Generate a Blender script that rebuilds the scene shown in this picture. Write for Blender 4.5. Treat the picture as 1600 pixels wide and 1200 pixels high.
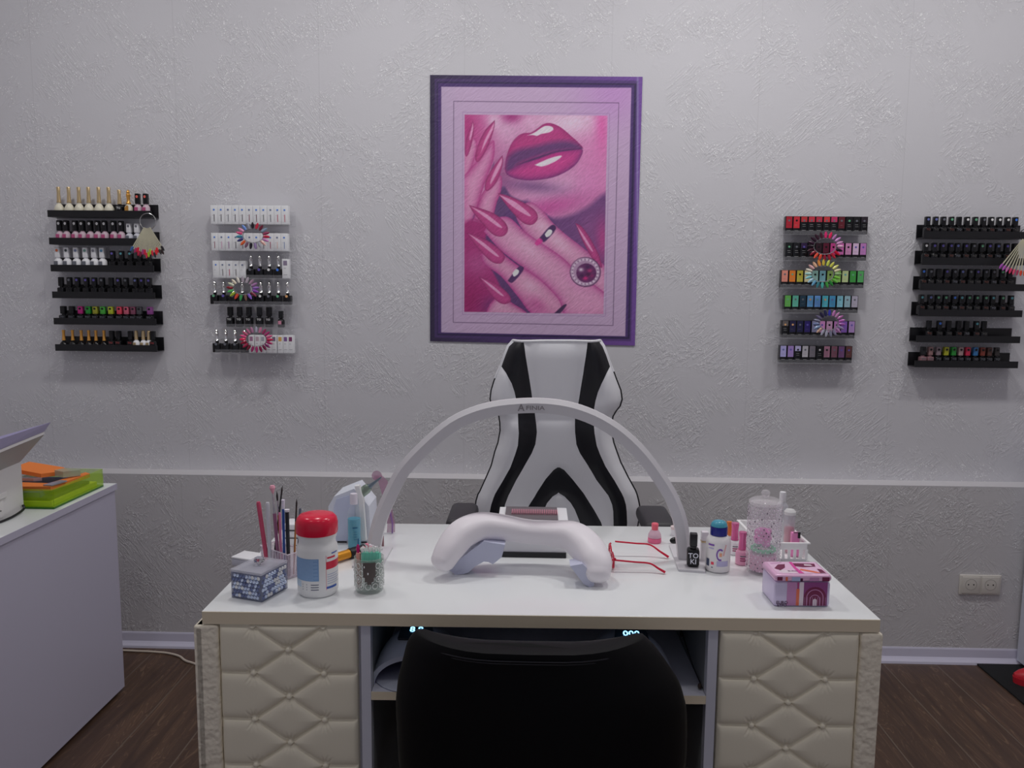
import bpy, bmesh, math, random
import numpy as np
from mathutils import Vector, Matrix
random.seed(4)
SC = bpy.context.scene
COL = SC.collection
for _o in list(bpy.data.objects): bpy.data.objects.remove(_o)

# ------------------------------------------------------------------ camera
CAMZ = 1.353
FPX = 1265.0                       # focal length in pixels of a 1600 wide frame
RX = Vector((0.99960383, 0.01204342, -0.02543875))    # world X, Y, Z axes in camera coords (right, down, forward)
RY = Vector((0.02668098, -0.11771022, 0.99268949))
RZ = Vector((0.00896098, -0.99297495, -0.11798491))
cam = bpy.data.cameras.new('camera'); cam_o = bpy.data.objects.new('camera', cam); COL.objects.link(cam_o)
cam.sensor_width = 36; cam.sensor_fit = 'HORIZONTAL'; cam.lens = 36*FPX/1600; cam.clip_start = .02
cam_o.matrix_world = Matrix(((RX[0], -RX[1], -RX[2], 0), (RY[0], -RY[1], -RY[2], 0), (RZ[0], -RZ[1], -RZ[2], CAMZ), (0, 0, 0, 1)))
SC.camera = cam_o

def ray(px, py):
    v = Vector((px-800, py-600, FPX))
    return Vector((RX.dot(v), RY.dot(v), RZ.dot(v)))
def on(px, py, Y):                 # surveyed point of the photo at true distance Y
    r = ray(px, py)*1.0; r *= Y/r.y
    return Vector((r.x, r.y, r.z+CAMZ))
def fl(px, py, z):                 # surveyed point of the photo on the level plane z
    r = ray(px, py); r *= (z-CAMZ)/r.z
    return Vector((r.x, r.y, z))

# ------------------------------------------------------------------ world, lamps, exposure
SC.view_settings.view_transform = 'Standard'; SC.view_settings.look = 'None'
SC.view_settings.gamma = 1; SC.view_settings.use_curve_mapping = False
SC.view_settings.exposure = 0.0
W = bpy.data.worlds.new('world'); SC.world = W; W.use_nodes = True
W.node_tree.nodes['Background'].inputs[0].default_value = (.86, .87, 1, 1)
W.node_tree.nodes['Background'].inputs[1].default_value = 0.30
CEIL = 2.85
LAMPS = [(-1.55, 2.1, 5.2), (-.5, 2.1, 8.5), (.6, 2.1, 10.5), (1.65, 2.1, 8.0), (-1.1, .7, 2.5), (.0, .7, 2.5), (1.2, .7, 2.5)]

# ------------------------------------------------------------------ materials
K = 0.62
def lin(c):
    c = c/255.
    return c/12.92 if c <= .04045 else ((c+.055)/1.055)**2.4
def colr(rgb, k=K):
    return tuple(min(.92, lin(c)/k) for c in rgb)+(1,)
_mats = {}
def M(name, rgb=(128, 128, 128), rough=.5, metal=0, trans=0, ior=1.45, emit=0, alpha=1, k=K, spec=.5, coat=0):
    if name in _mats: return _mats[name]
    m = bpy.data.materials.new(name); m.use_nodes = True
    b = m.node_tree.nodes['Principled BSDF']
    b.inputs['Base Color'].default_value = colr(rgb, k)
    b.inputs['Roughness'].default_value = rough; b.inputs['Metallic'].default_value = metal
    b.inputs['Transmission Weight'].default_value = trans; b.inputs['IOR'].default_value = ior
    b.inputs['Specular IOR Level'].default_value = spec
    b.inputs['Coat Weight'].default_value = coat
    if alpha < 1: b.inputs['Alpha'].default_value = alpha
    if emit:
        b.inputs['Emission Color'].default_value = colr(rgb, 1); b.inputs['Emission Strength'].default_value = emit
    _mats[name] = m
    return m
def nn(m, t, **kw):
    n = m.node_tree.nodes.new(t)
    for k_, v in kw.items(): setattr(n, k_, v)
    return n
def bump(m, height, strength, dist):
    L = m.node_tree.links; b = m.node_tree.nodes['Principled BSDF']
    bp = nn(m, 'ShaderNodeBump'); bp.inputs['Strength'].default_value = strength; bp.inputs['Distance'].default_value = dist
    L.new(height, bp.inputs['Height']); L.new(bp.outputs[0], b.inputs['Normal'])
def noise_bump(m, scale, strength, dist, detail=3):
    tc = nn(m, 'ShaderNodeTexCoord'); n = nn(m, 'ShaderNodeTexNoise'); n.inputs['Scale'].default_value = scale; n.inputs['Detail'].default_value = detail
    m.node_tree.links.new(tc.outputs['Object'], n.inputs['Vector']); bump(m, n.outputs[0], strength, dist); return m
def rgbm(rgb, rough=.35, metal=0):
    return M('paint_%d_%d_%d_%d_%d' % (*rgb, int(rough*100), int(metal*100)), rgb, rough, metal)
def math_(m, op, a, b=None, c=None, clamp=False):
    n = nn(m, 'ShaderNodeMath', operation=op, use_clamp=clamp)
    for i, v in enumerate((a, b, c)):
        if v is None: continue
        if isinstance(v, (int, float)): n.inputs[i].default_value = v
        else: m.node_tree.links.new(v, n.inputs[i])
    return n.outputs[0]

def wallpaper(name, rgb, seams=True, bstr=.32):
    m = M(name, rgb, .62); L = m.node_tree.links; b = m.node_tree.nodes['Principled BSDF']
    tc = nn(m, 'ShaderNodeTexCoord')
    def strokes(rot, sc, seed):
        mp = nn(m, 'ShaderNodeMapping', vector_type='TEXTURE'); mp.inputs['Rotation'].default_value = (0, rot, 0); mp.inputs['Scale'].default_value = tuple(1/q for q in sc)
        mp.inputs['Location'].default_value = (seed, seed*.3, seed*1.7)
        L.new(tc.outputs['Object'], mp.inputs[0])
        n = nn(m, 'ShaderNodeTexNoise'); n.inputs['Scale'].default_value = 1; n.inputs['Detail'].default_value = 3.5; n.inputs['Distortion'].default_value = 1.3
        L.new(mp.outputs[0], n.inputs['Vector'])
        r = math_(m, 'ABSOLUTE', math_(m, 'SUBTRACT', n.outputs[0], .5))
        r = math_(m, 'SUBTRACT', 1, math_(m, 'MULTIPLY', r, 11), clamp=True)
        r = math_(m, 'POWER', r, 1.5)
        k = nn(m, 'ShaderNodeTexNoise'); k.inputs['Scale'].default_value = 6.5; k.inputs['Detail'].default_value = 2
        mp2 = nn(m, 'ShaderNodeMapping'); mp2.inputs['Location'].default_value = (seed*3, 5, seed); L.new(tc.outputs['Object'], mp2.inputs[0]); L.new(mp2.outputs[0], k.inputs['Vector'])
        msk = math_(m, 'MULTIPLY', math_(m, 'SUBTRACT', k.outputs[0], .51), 9, clamp=True)
        return math_(m, 'MULTIPLY', r, msk)
    s = math_(m, 'ADD', strokes(.8, (52, 9, 9), 1.3), strokes(-.65, (60, 9, 10), 7.7))
    s = math_(m, 'ADD', s, strokes(.3, (30, 20, 26), 3.1))
    f = nn(m, 'ShaderNodeTexNoise'); f.inputs['Scale'].default_value = 160; f.inputs['Detail'].default_value = 3; L.new(tc.outputs['Object'], f.inputs['Vector'])
    h = math_(m, 'ADD', s, math_(m, 'MULTIPLY', f.outputs[0], .18))
    bump(m, h, bstr, .004)
    # glitter flecks pressed in the paper, their sparkle painted in as near-white
    v = nn(m, 'ShaderNodeTexVoronoi'); v.inputs['Scale'].default_value = 240; L.new(tc.outputs['Object'], v.inputs['Vector'])
    sep = nn(m, 'ShaderNodeSeparateColor'); L.new(v.outputs['Color'], sep.inputs[0])
    g = math_(m, 'MULTIPLY', math_(m, 'GREATER_THAN', sep.outputs[0], .86), math_(m, 'LESS_THAN', v.outputs['Distance'], .5))
    msk = math_(m, 'MULTIPLY', math_(m, 'SUBTRACT', s, .12), 4, clamp=True)
    g = math_(m, 'MULTIPLY', g, msk)
    col_in = g
    mix = nn(m, 'ShaderNodeMix', data_type='RGBA'); L.new(g, mix.inputs[0]); mix.inputs[6].default_value = colr(rgb); mix.inputs[7].default_value = (.95, .95, .97, 1)
    out = mix.outputs[2]
    if seams:
        sx = nn(m, 'ShaderNodeSeparateXYZ'); L.new(tc.outputs['Object'], sx.inputs[0])
        u = math_(m, 'FRACT', math_(m, 'DIVIDE', math_(m, 'ADD', sx.outputs[0], 1.288+5.17*2), .517))
        ln = math_(m, 'LESS_THAN', u, .0035)
        mx = nn(m, 'ShaderNodeMix', data_type='RGBA'); L.new(math_(m, 'MULTIPLY', ln, .14), mx.inputs[0]); L.new(out, mx.inputs[6]); mx.inputs[7].default_value = (.1, .1, .1, 1)
        out = mx.outputs[2]
    L.new(out, b.inputs['Base Color'])
    return m

def wood_floor():
    m = M('wood_floor', (60, 42, 35), .42); L = m.node_tree.links; b = m.node_tree.nodes['Principled BSDF']
    tc = nn(m, 'ShaderNodeTexCoord'); mp = nn(m, 'ShaderNodeMapping'); mp.inputs['Rotation'].default_value = (0, 0, math.pi/2); mp.inputs['Location'].default_value = (.35, .05, 0)
    L.new(tc.outputs['Object'], mp.inputs[0])
    br = nn(m, 'ShaderNodeTexBrick'); br.offset = .37; br.inputs['Scale'].default_value = 1
    br.inputs['Brick Width'].default_value = 1.25; br.inputs['Row Height'].default_value = .192; br.inputs['Mortar Size'].default_value = .0022
    br.inputs['Color1'].default_value = (0, 0, 0, 1); br.inputs['Color2'].default_value = (1, 1, 1, 1); br.inputs['Mortar'].default_value = (.5, .5, .5, 1)
    L.new(mp.outputs[0], br.inputs['Vector'])
    add = nn(m, 'ShaderNodeVectorMath', operation='ADD'); L.new(mp.outputs[0], add.inputs[0])
    sc = nn(m, 'ShaderNodeVectorMath', operation='SCALE'); L.new(br.outputs['Color'], sc.inputs[0]); sc.inputs['Scale'].default_value = 7
    L.new(sc.outputs[0], add.inputs[1])
    mp2 = nn(m, 'ShaderNodeMapping'); mp2.inputs['Scale'].default_value = (2.2, 26, 1); L.new(add.outputs[0], mp2.inputs[0])
    n = nn(m, 'ShaderNodeTexNoise'); n.inputs['Scale'].default_value = 1; n.inputs['Detail'].default_value = 5; n.inputs['Distortion'].default_value = 1.1; L.new(mp2.outputs[0], n.inputs['Vector'])
    mp3 = nn(m, 'ShaderNodeMapping'); mp3.inputs['Scale'].default_value = (1.2, 9, 1); L.new(add.outputs[0], mp3.inputs[0])
    n2 = nn(m, 'ShaderNodeTexNoise'); n2.inputs['Scale'].default_value = 1; n2.inputs['Detail'].default_value = 2; n2.inputs['Distortion'].default_value = 2; L.new(mp3.outputs[0], n2.inputs['Vector'])
    rings = math_(m, 'FRACT', math_(m, 'MULTIPLY', n2.outputs[0], 16))
    rg = math_(m, 'MULTIPLY', math_(m, 'LESS_THAN', rings, .16), math_(m, 'MULTIPLY', math_(m, 'SUBTRACT', n.outputs[0], .42), 6, clamp=True))
    cr = nn(m, 'ShaderNodeValToRGB'); cr.color_ramp.elements[0].position = .3; cr.color_ramp.elements[1].position = .75
    cr.color_ramp.elements[0].color = colr((56, 41, 33)); cr.color_ramp.elements[1].color = colr((78, 58, 45)); L.new(n.outputs[0], cr.inputs[0])
    mx = nn(m, 'ShaderNodeMix', data_type='RGBA'); L.new(math_(m, 'MULTIPLY', rg, .25), mx.inputs[0]); L.new(cr.outputs[0], mx.inputs[6]); mx.inputs[7].default_value = colr((132, 108, 86))
    mx2 = nn(m, 'ShaderNodeMix', data_type='RGBA'); L.new(br.outputs['Fac'], mx2.inputs[0]); L.new(mx.outputs[2], mx2.inputs[6]); mx2.inputs[7].default_value = (.16, .12, .09, 1)
    mx3 = nn(m, 'ShaderNodeMix', data_type='RGBA', blend_type='MULTIPLY'); mx3.inputs[0].default_value = .25; L.new(mx2.outputs[2], mx3.inputs[6]); L.new(br.outputs['Color'], mx3.inputs[7])
    L.new(mx3.outputs[2], b.inputs['Base Color'])
    bump(m, math_(m, 'SUBTRACT', n.outputs[0], br.outputs['Fac']), .25, .002)
    return m

# ------------------------------------------------------------------ mesh builder
class MB:
    def __init__(s): s.v = []; s.f = []; s.mi = []; s.sm = []; s.mats = []; s.cur = 0; s.smooth = True; s.T = None
    def m(s, mat):
        if mat not in s.mats: s.mats.append(mat)
        s.cur = s.mats.index(mat); return s
    def add(s, vs, fs, smooth=None):
        o = len(s.v)
        for v in vs:
            v = Vector(v)
            s.v.append(s.T @ v if s.T else v)
        for f in fs: s.f.append([i+o for i in f]); s.mi.append(s.cur); s.sm.append(s.smooth if smooth is None else smooth)
        return s
    def box(s, x0, x1, y0, y1, z0, z1, bev=0):
        if bev <= 0:
            vs = [(x, y, z) for z in (z0, z1) for y in (y0, y1) for x in (x0, x1)]
            return s.add(vs, [(0, 2, 3, 1), (4, 5, 7, 6), (0, 1, 5, 4), (2, 6, 7, 3), (0, 4, 6, 2), (1, 3, 7, 5)], False)
        bm = bmesh.new(); bmesh.ops.create_cube(bm, size=1)
        for v in bm.verts: v.co = Vector(((x0+x1)/2+v.co.x*(x1-x0), (y0+y1)/2+v.co.y*(y1-y0), (z0+z1)/2+v.co.z*(z1-z0)))
        bev = min(bev, .49*min(abs(x1-x0), abs(y1-y0), abs(z1-z0)))
        bmesh.ops.bevel(bm, geom=bm.edges[:], offset=bev, segments=3, affect='EDGES', profile=.5)
        bm.verts.index_update(); s.add([v.co.copy() for v in bm.verts], [[v.index for v in f.verts] for f in bm.faces], True); bm.free(); return s
    def lathe(s, prof, n=24, c=(0, 0, 0), sx=1, sy=1, smooth=None):
        vs = []; fs = []
        for (r, z) in prof:
            for i in range(n):
                a = 2*math.pi*i/n; vs.append((c[0]+r*math.cos(a)*sx, c[1]+r*math.sin(a)*sy, c[2]+z))
        for j in range(len(prof)-1):
            for i in range(n): fs.append((j*n+i, j*n+(i+1) % n, (j+1)*n+(i+1) % n, (j+1)*n+i))
        fs.append(tuple(reversed(range(n)))); fs.append(tuple((len(prof)-1)*n+i for i in range(n)))
        return s.add(vs, fs, smooth)
    def tube(s, pts, r, n=8, rs=None, closed=False, flat=1):
        pts = [Vector(p) for p in pts]; vs = []; fs = []; N = len(pts); up = None
        for i, p in enumerate(pts):
            a = pts[(i-1) % N] if (closed or i > 0) else p; b = pts[(i+1) % N] if (closed or i < N-1) else p
            t = (b-a).normalized()
            if up is None:
                up = Vector((0, 0, 1)) if abs(t.z) < .9 else Vector((1, 0, 0))
            up = (up - t*up.dot(t)).normalized(); sd = t.cross(up)
            rr = rs[i] if rs else r
            for k in range(n):
                q = 2*math.pi*k/n; vs.append(p+sd*math.cos(q)*rr+up*math.sin(q)*rr*flat)
        for i in range(N if closed else N-1):
            for k in range(n): fs.append((i*n+k, i*n+(k+1) % n, ((i+1) % N)*n+(k+1) % n, ((i+1) % N)*n+k))
        if not closed: fs.append(tuple(reversed(range(n)))); fs.append(tuple((N-1)*n+k for k in range(n)))
        return s.add(vs, fs)
    def prism(s, poly, d, smooth=False):       # poly: 3D points in a plane, d: extrusion vector
        n = len(poly); d = Vector(d); vs = [Vector(p) for p in poly]+[Vector(p)+d for p in poly]
        fs = [tuple(range(n)), tuple(reversed(range(n, 2*n)))]+[(i, i+n, (i+1) % n+n, (i+1) % n) for i in range(n)]
        return s.add(vs, fs, smooth)
    def sphere(s, c, r, n=14, m=8, sc=(1, 1, 1)):
        vs = []; fs = []
        for j in range(m+1):
            t = math.pi*j/m
            for i in range(n):
                a = 2*math.pi*i/n; vs.append((c[0]+r*sc[0]*math.sin(t)*math.cos(a), c[1]+r*sc[1]*math.sin(t)*math.sin(a), c[2]+r*sc[2]*math.cos(t)))
        for j in range(m):
            for i in range(n): fs.append((j*n+i, (j+1)*n+i, (j+1)*n+(i+1) % n, j*n+(i+1) % n))
        return s.add(vs, fs)
    def text(s, txt, size, at, bold=0, dz=.0002, face='-y', xs=1):
        V, F = text_geo(txt); 
        vs = []
        for x, y in V:
            x *= size*xs; y *= size
            if face == '-y': vs.append((at[0]+x, at[1]-dz, at[2]+y))
            else: vs.append((at[0]+x, at[1]+y, at[2]+dz))
        return s.add(vs, F, False)
    def mesh(s, name):
        me = bpy.data.meshes.new(name); me.from_pydata([tuple(v) for v in s.v], [], s.f)
        for mt in s.mats: me.materials.append(mt)
        me.polygons.foreach_set('material_index', s.mi); me.polygons.foreach_set('use_smooth', s.sm)
        bm = bmesh.new(); bm.from_mesh(me); bmesh.ops.remove_doubles(bm, verts=bm.verts, dist=1e-6); bmesh.ops.recalc_face_normals(bm, faces=bm.faces)
        for e in bm.edges:
            if len(e.link_faces) == 2 and e.calc_face_angle(0) > math.radians(38): e.smooth = False
        bm.to_mesh(me); bm.free(); me.update(); return me
    def build(s, name, parent=None, world=False):
        if world and parent is not None:
            base = parent.location
            s.v = [v-base for v in s.v]
        o = bpy.data.objects.new(name, s.mesh(name)); COL.objects.link(o)
        if parent is not None: o.parent = parent
        return o
_tx = {}
def text_geo(txt):
    if txt in _tx: return _tx[txt]
    cu = bpy.data.curves.new('t', 'FONT'); cu.body = txt; cu.size = 1; cu.align_x = 'CENTER'; cu.align_y = 'CENTER'; cu.space_line = .85; cu.resolution_u = 2; cu.offset = .015
    o = bpy.data.objects.new('t', cu); COL.objects.link(o); dg = bpy.context.evaluated_depsgraph_get(); dg.update()
    me = bpy.data.meshes.new_from_object(o.evaluated_get(dg))
    r = ([(v.co.x, v.co.y) for v in me.vertices], [tuple(p.vertices) for p in me.polygons])
    bpy.data.objects.remove(o); bpy.data.meshes.remove(me); bpy.data.curves.remove(cu); _tx[txt] = r; return r

def tag(o, label=None, cat=None, group=None, kind=None):
    if label: o['label'] = label
    if cat: o['category'] = cat
    if group: o['group'] = group
    if kind: o['kind'] = kind
    return o
def thing(name, label, cat, loc=(0, 0, 0), rz=0, group=None):
    o = bpy.data.objects.new(name, None); COL.objects.link(o); o.empty_display_size = .05
    o.location = loc; o.rotation_euler = (0, 0, rz); return tag(o, label, cat, group)
def part(name, me, parent, mats=None, loc=None, label=None):
    o = bpy.data.objects.new(name, me); COL.objects.link(o); o.parent = parent
    if loc is not None: o.location = loc
    if mats: setm(o, mats)
    if label: o['label'] = label
    return o
def setm(o, mats):
    for i, mt in enumerate(mats):
        if i < len(o.material_slots) and mt is not None:
            o.material_slots[i].link = 'OBJECT'; o.material_slots[i].material = mt
def rot(v, a): return Vector((v[0]*math.cos(a)-v[1]*math.sin(a), v[0]*math.sin(a)+v[1]*math.cos(a)))
def spline(pts, n):               # catmull rom through tuples of any length
    out = []; P = [pts[0]]+list(pts)+[pts[-1]]
    for i in range(1, len(P)-2):
        for k in range(n):
            t = k/n; out.append(tuple(.5*((2*b)+(-a+c)*t+(2*a-5*b+4*c-d)*t*t+(-a+3*b-3*c+d)*t**3) for a, b, c, d in zip(P[i-1], P[i], P[i+1], P[i+2])))
    out.append(tuple(pts[-1])); return out

# ------------------------------------------------------------------ the room
WL, WR, WB = -2.6, 2.6, -1.6
YL, YU, ZL = 2.88, 2.96, .661                  # lower wall face, upper wall face, ledge height
wp_up = wallpaper('wallpaper_upper', (174, 173, 177))
wp_lo = wallpaper('wallpaper_lower', (170, 168, 170))
white = M('white_paint', (205, 204, 206), .5)
b = MB().m(wp_up).box(WL, WR, YU, YU+.15, ZL-.002, CEIL); tag(b.build('wall_back'), kind='structure')
b = MB().m(wp_lo).box(WL, WR, YL, YU+.15, 0, ZL-.004); tag(b.build('wall_back_lower'), kind='structure')
b = MB().m(M('ledge_paint', (168, 166, 169), .6)).box(WL, WR, YL, YU, ZL-.004, ZL, 0); tag(b.build('trim_1'), kind='structure')
sidew = M('side_wall_paint', (176, 173, 176), .7)
b = MB().m(sidew).box(WL-.1, WL, WB, YU+.15, 0, CEIL); tag(b.build('wall_left'), kind='structure')
b = MB().m(sidew).box(WR, WR+.1, WB, YU+.15, 0, CEIL); tag(b.build('wall_right'), kind='structure')
b = MB().m(wood_floor()).box(WL-.1, WR+.1, WB, YU+.15, -.05, 0); tag(b.build('floor'), kind='structure')
b = MB().m(M('ceiling_paint', (200, 200, 202), .8)).box(WL-.1, WR+.1, WB, YU+.15, CEIL, CEIL+.05); tag(b.build('ceiling'), kind='structure')
skirt = M('skirting_white', (172, 170, 186), .4)
b = MB().m(skirt)
prof = [(0, 0), (-.022, 0), (-.020, .008), (-.012, .016), (-.007, .022), (-.004, .05), (-.002, .055), (0, .055)]
b.prism([(WL, YL+y, z) for y, z in prof], (WR-WL, 0, 0)); tag(b.build('baseboard_back'), kind='structure')

lamp_rim = M('lamp_rim', (220, 220, 220), .4)
lamp_em = M('lamp_glow', (255, 252, 248), .5, emit=6)
for i, (x, y, p) in enumerate(LAMPS):
    where = ['far left of the row over the desk', 'second from left over the desk', 'third from left over the desk', 'far right of the row over the desk',
             'left one behind the viewer', 'middle one behind the viewer', 'right one behind the viewer'][i]
    t = thing('ceiling_lamp', 'round white recessed ceiling lamp, '+where, 'ceiling lamp', (x, y, CEIL), group='recessed ceiling lamps')
    MB().m(lamp_rim).lathe([(.07, 0), (.085, 0), (.085, -.008), (.07, -.008)], 32).build('rim', t)
    MB().m(lamp_em).lathe([(.001, -.003), (.069, -.003), (.069, -.002), (.001, -.002)], 32).build('diffuser', t)
    l = bpy.data.lights.new('lamp_light', 'AREA'); l.shape = 'DISK'; l.size = .19; l.energy = p*.85; l.color = (1, .985, .97)
    lo = bpy.data.objects.new('lamp_light', l); COL.objects.link(lo); lo.parent = t; lo.location = (0, 0, -.012)

# ------------------------------------------------------------------ poster (painted print)
def paint_poster():
    NX, NY = 400, 500
    u = np.linspace(0, 1, NX); v = np.linspace(0, 1, NY)
    U, Vv = np.meshgrid(u, v)
    q = [(33, 45), (918, 53), (888, 1170), (33, 1163)]
    X = (1-Vv)*((1-U)*q[0][0]+U*q[1][0])+Vv*((1-U)*q[3][0]+U*q[2][0])
    Y = (1-Vv)*((1-U)*q[0][1]+U*q[1][1])+Vv*((1-U)*q[3][1]+U*q[2][1])
    img = np.zeros((NY, NX, 3))
    def sd(poly):
        P = np.array(poly, float); d = np.full(X.shape, 1e9); ins = np.zeros(X.shape, bool)
        for i in range(len(P)):
            a = P[i]; b_ = P[(i+1) % len(P)]; e = b_-a; L2 = (e@e)+1e-9
            t = np.clip(((X-a[0])*e[0]+(Y-a[1])*e[1])/L2, 0, 1)
            d = np.minimum(d, (X-a[0]-t*e[0])**2+(Y-a[1]-t*e[1])**2)
            c = ((a[1] > Y) != (b_[1] > Y)) & (X < (b_[0]-a[0])*(Y-a[1])/(b_[1]-a[1]+1e-12)+a[0]); ins ^= c
        d = np.sqrt(d); return np.where(ins, d, -d)
    def smooth(poly, n=5): return [p for p in spline(list(poly)+[poly[0]], n)][:-1]
    def fill(poly, c, blur=2.5, op=1, sm=True, clip=None, grad=None):
        nonlocal img
        s = sd(smooth(poly) if sm else poly); a = np.clip(s/blur+.5, 0, 1)*op
        if clip is not None: a = a*clip
        cc = np.array(c, float)
        if grad is not None:      # second colour towards the edge of the shape
            w = np.exp(-np.clip(s, 0, None)/grad[1])[..., None]; cc = cc*(1-w)+np.array(grad[0], float)*w
        img = img*(1-a[..., None])+cc*a[..., None]; return s
    def blob(x, y, rx, ry, c, op=.8, rot_=0, clip=None):
        nonlocal img
        ca, sa = math.cos(rot_), math.sin(rot_); dx = (X-x)*ca+(Y-y)*sa; dy = -(X-x)*sa+(Y-y)*ca
        a = np.exp(-((dx/rx)**2+(dy/ry)**2))*op
        if clip is not None: a = a*clip
        img = img*(1-a[..., None])+np.array(c, float)*a[..., None]
    R4 = lambda a, b_, c, d: [a, b_, c, d]
    h = np.clip((X-33)/885, 0, 1)[..., None]
    img = np.array((44, 36, 60.))*(1-h)**1.2+np.array((98, 66, 132.))*(1-(1-h)**1.2)
    fill(R4((52, 60), (900, 68), (872, 1152), (52, 1147)), (66, 48, 92), 3, .75, False)
    fill(R4((62, 72), (893, 80), (866, 1142), (62, 1137)), (38, 30, 58), 3, .8, False)
    fill(R4((66, 78), (884, 86), (858, 1134), (66, 1129)), (84, 56, 118), 4, .55, False)
    blob(898, 500, 4, 900, (130, 125, 160), .7)
    # mat
    mc = (166, 143, 170)
    fill(R4((80, 93), (872, 97), (848, 1130), (80, 1124)), mc, 2, 1, False)
    mat = np.clip(sd(R4((80, 93), (872, 97), (848, 1130), (80, 1124))), 0, 1)
    blob(80, 600, 60, 700, (150, 138, 160), .6, clip=mat); blob(800, 100, 160, 160, (160, 110, 170), .6, clip=mat)
    def line(poly, c, w):
        nonlocal img
        a = np.clip(1.2-np.abs(sd(poly))/w, 0, 1)[..., None]*.85; img = img*(1-a)+np.array(c, float)*a
    line(R4((132, 152), (820, 158), (797, 1085), (130, 1080)), (72, 56, 82), 1.8)
    line(R4((170, 197), (782, 201), (766, 1045), (168, 1045)), (140, 108, 148), 1.6)
    PR = R4((178, 206), (773, 210), (757, 1036), (176, 1034)); ps = sd(PR); clip = np.clip(ps/1.5+.5, 0, 1)
    base = img.copy()
    # skin ground
    img = np.ones_like(img)*np.array((176, 122, 158.))
    hx = np.clip((X-178)/590, 0, 1)[..., None]; vy = np.clip((Y-206)/830, 0, 1)[..., None]
    img = img*(1-.0)+0
    blob(640, 240, 150, 60, (198, 176, 192), .9); blob(330, 260, 70, 60, (186, 150, 176), .8); blob(190, 260, 60, 130, (150, 46, 104), .95)
    blob(250, 330, 60, 150, (165, 70, 125), .7); blob(375, 215, 48, 26, (140, 50, 108), .95); blob(750, 260, 30, 130, (190, 70, 140), .8)
    blob(720, 420, 90, 160, (184, 108, 156), .8); blob(300, 230, 28, 30, (196, 170, 190), .7); blob(450, 235, 40, 22, (192, 150, 178), .7)
    blob(340, 460, 50, 90, (120, 60, 105), .6); blob(560, 520, 120, 50, (186, 146, 176), .8, -.3); blob(520, 590, 190, 46, (165, 72, 132), .9, -.25)
    blob(460, 500, 130, 26, (96, 64, 108), .7, .1); blob(690, 490, 60, 60, (182, 112, 160), .6)
    # shade beneath the chin
    fill([(440, 560), (520, 625), (600, 625), (690, 585), (757, 530), (775, 560), (775, 860), (700, 800), (540, 670), (430, 610)], (98, 62, 108), 22)
    blob(700, 680, 50, 80, (122, 70, 118), .7); blob(752, 720, 26, 90, (160, 60, 118), .8)
    fill([(300, 545), (340, 500), (372, 540), (430, 570), (390, 600), (400, 660), (330, 640), (295, 640)], (88, 60, 102), 10)
    # lips
    up = [(345, 432), (350, 388), (370, 330), (400, 293), (428, 281), (455, 279), (482, 262), (510, 243), (540, 241), (580, 258), (625, 295), (655, 322), (668, 345), (600, 358), (520, 378), (430, 415), (365, 455)]
    s = fill(up, (158, 56, 112), 3, grad=((132, 40, 96), 10)); upm = np.clip(s/3, 0, 1)
    fill([(345, 430), (358, 380), (400, 350), (470, 335), (540, 318), (600, 312), (650, 325), (668, 346), (600, 352), (530, 364), (450, 390), (400, 412), (368, 452)], (86, 54, 98), 26, .95, clip=upm)
    lo = [(350, 440), (372, 428), (410, 408), (470, 384), (540, 362), (610, 350), (667, 346), (664, 376), (636, 415), (585, 448), (525, 468), (450, 476), (395, 470), (360, 456)]
    s = fill(lo, (172, 60, 122), 3, grad=((100, 44, 98), 14)); lom = np.clip(s/3, 0, 1)
    blob(560, 365, 100, 18, (168, 50, 118), .7, -.25, lom)
    fill([(395, 412), (470, 383), (560, 355), (640, 344), (668, 345), (560, 361), (475, 390)], (70, 44, 84), 5, .9)
    fill([(440, 291), (468, 280), (495, 262), (515, 252), (540, 254), (548, 266), (530, 278), (500, 284), (480, 292), (462, 289)], (206, 184, 200), 2.5)
    fill([(470, 412), (500, 398), (540, 382), (582, 373), (570, 388), (535, 407), (500, 418)], (206, 182, 200), 2.5)
    # left hand fingers and nails
    sk = (184, 128, 160); ed = (150, 52, 112)
    fill([(170, 350), (205, 306), (222, 306), (230, 335), (215, 400), (170, 500)], sk, 3, grad=(ed, 9))
    fill([(165, 470), (225, 400), (292, 314), (303, 335), (298, 390), (268, 470), (240, 560), (212, 650), (165, 720)], (186, 132, 164), 3, grad=(ed, 16))
    fill([(300, 400), (295, 440), (245, 560), (205, 650), (235, 600), (262, 520)], (84, 52, 98), 8, .8)
    fill([(215, 640), (240, 560), (262, 516), (322, 458), (334, 475), (330, 520), (312, 570), (298, 625), (280, 660)], (186, 134, 164), 3, grad=(ed, 14))
    def nail(p, hl):
        fill(p, (160, 62, 116), 2.5, grad=((120, 40, 88), 5)); fill(hl, (198, 138, 172), 3.5, .9)
    nail([(213, 230), (217, 262), (209, 320), (195, 366), (183, 378), (178, 350), (186, 300), (203, 255)], [(212, 240), (214, 262), (203, 308), (198, 300)])
    nail([(304, 228), (301, 262), (281, 325), (255, 375), (235, 400), (222, 388), (231, 338), (262, 272)], [(301, 238), (295, 268), (252, 350), (247, 360), (262, 310)])
    nail([(336, 372), (338, 402), (326, 450), (306, 492), (275, 520), (262, 508), (272, 462), (304, 412)], [(334, 382), (330, 415), (290, 488), (286, 480), (306, 430)])
    # lower left ground
    fill([(165, 660), (215, 640), (300, 680), (360, 800), (420, 930), (500, 1045), (165, 1045)], (140, 44, 100), 20)
    blob(230, 830, 60, 60, (160, 84, 132), .6); blob(190, 980, 70, 90, (128, 30, 84), .8); blob(300, 1010, 50, 40, (96, 48, 98), .8)
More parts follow.
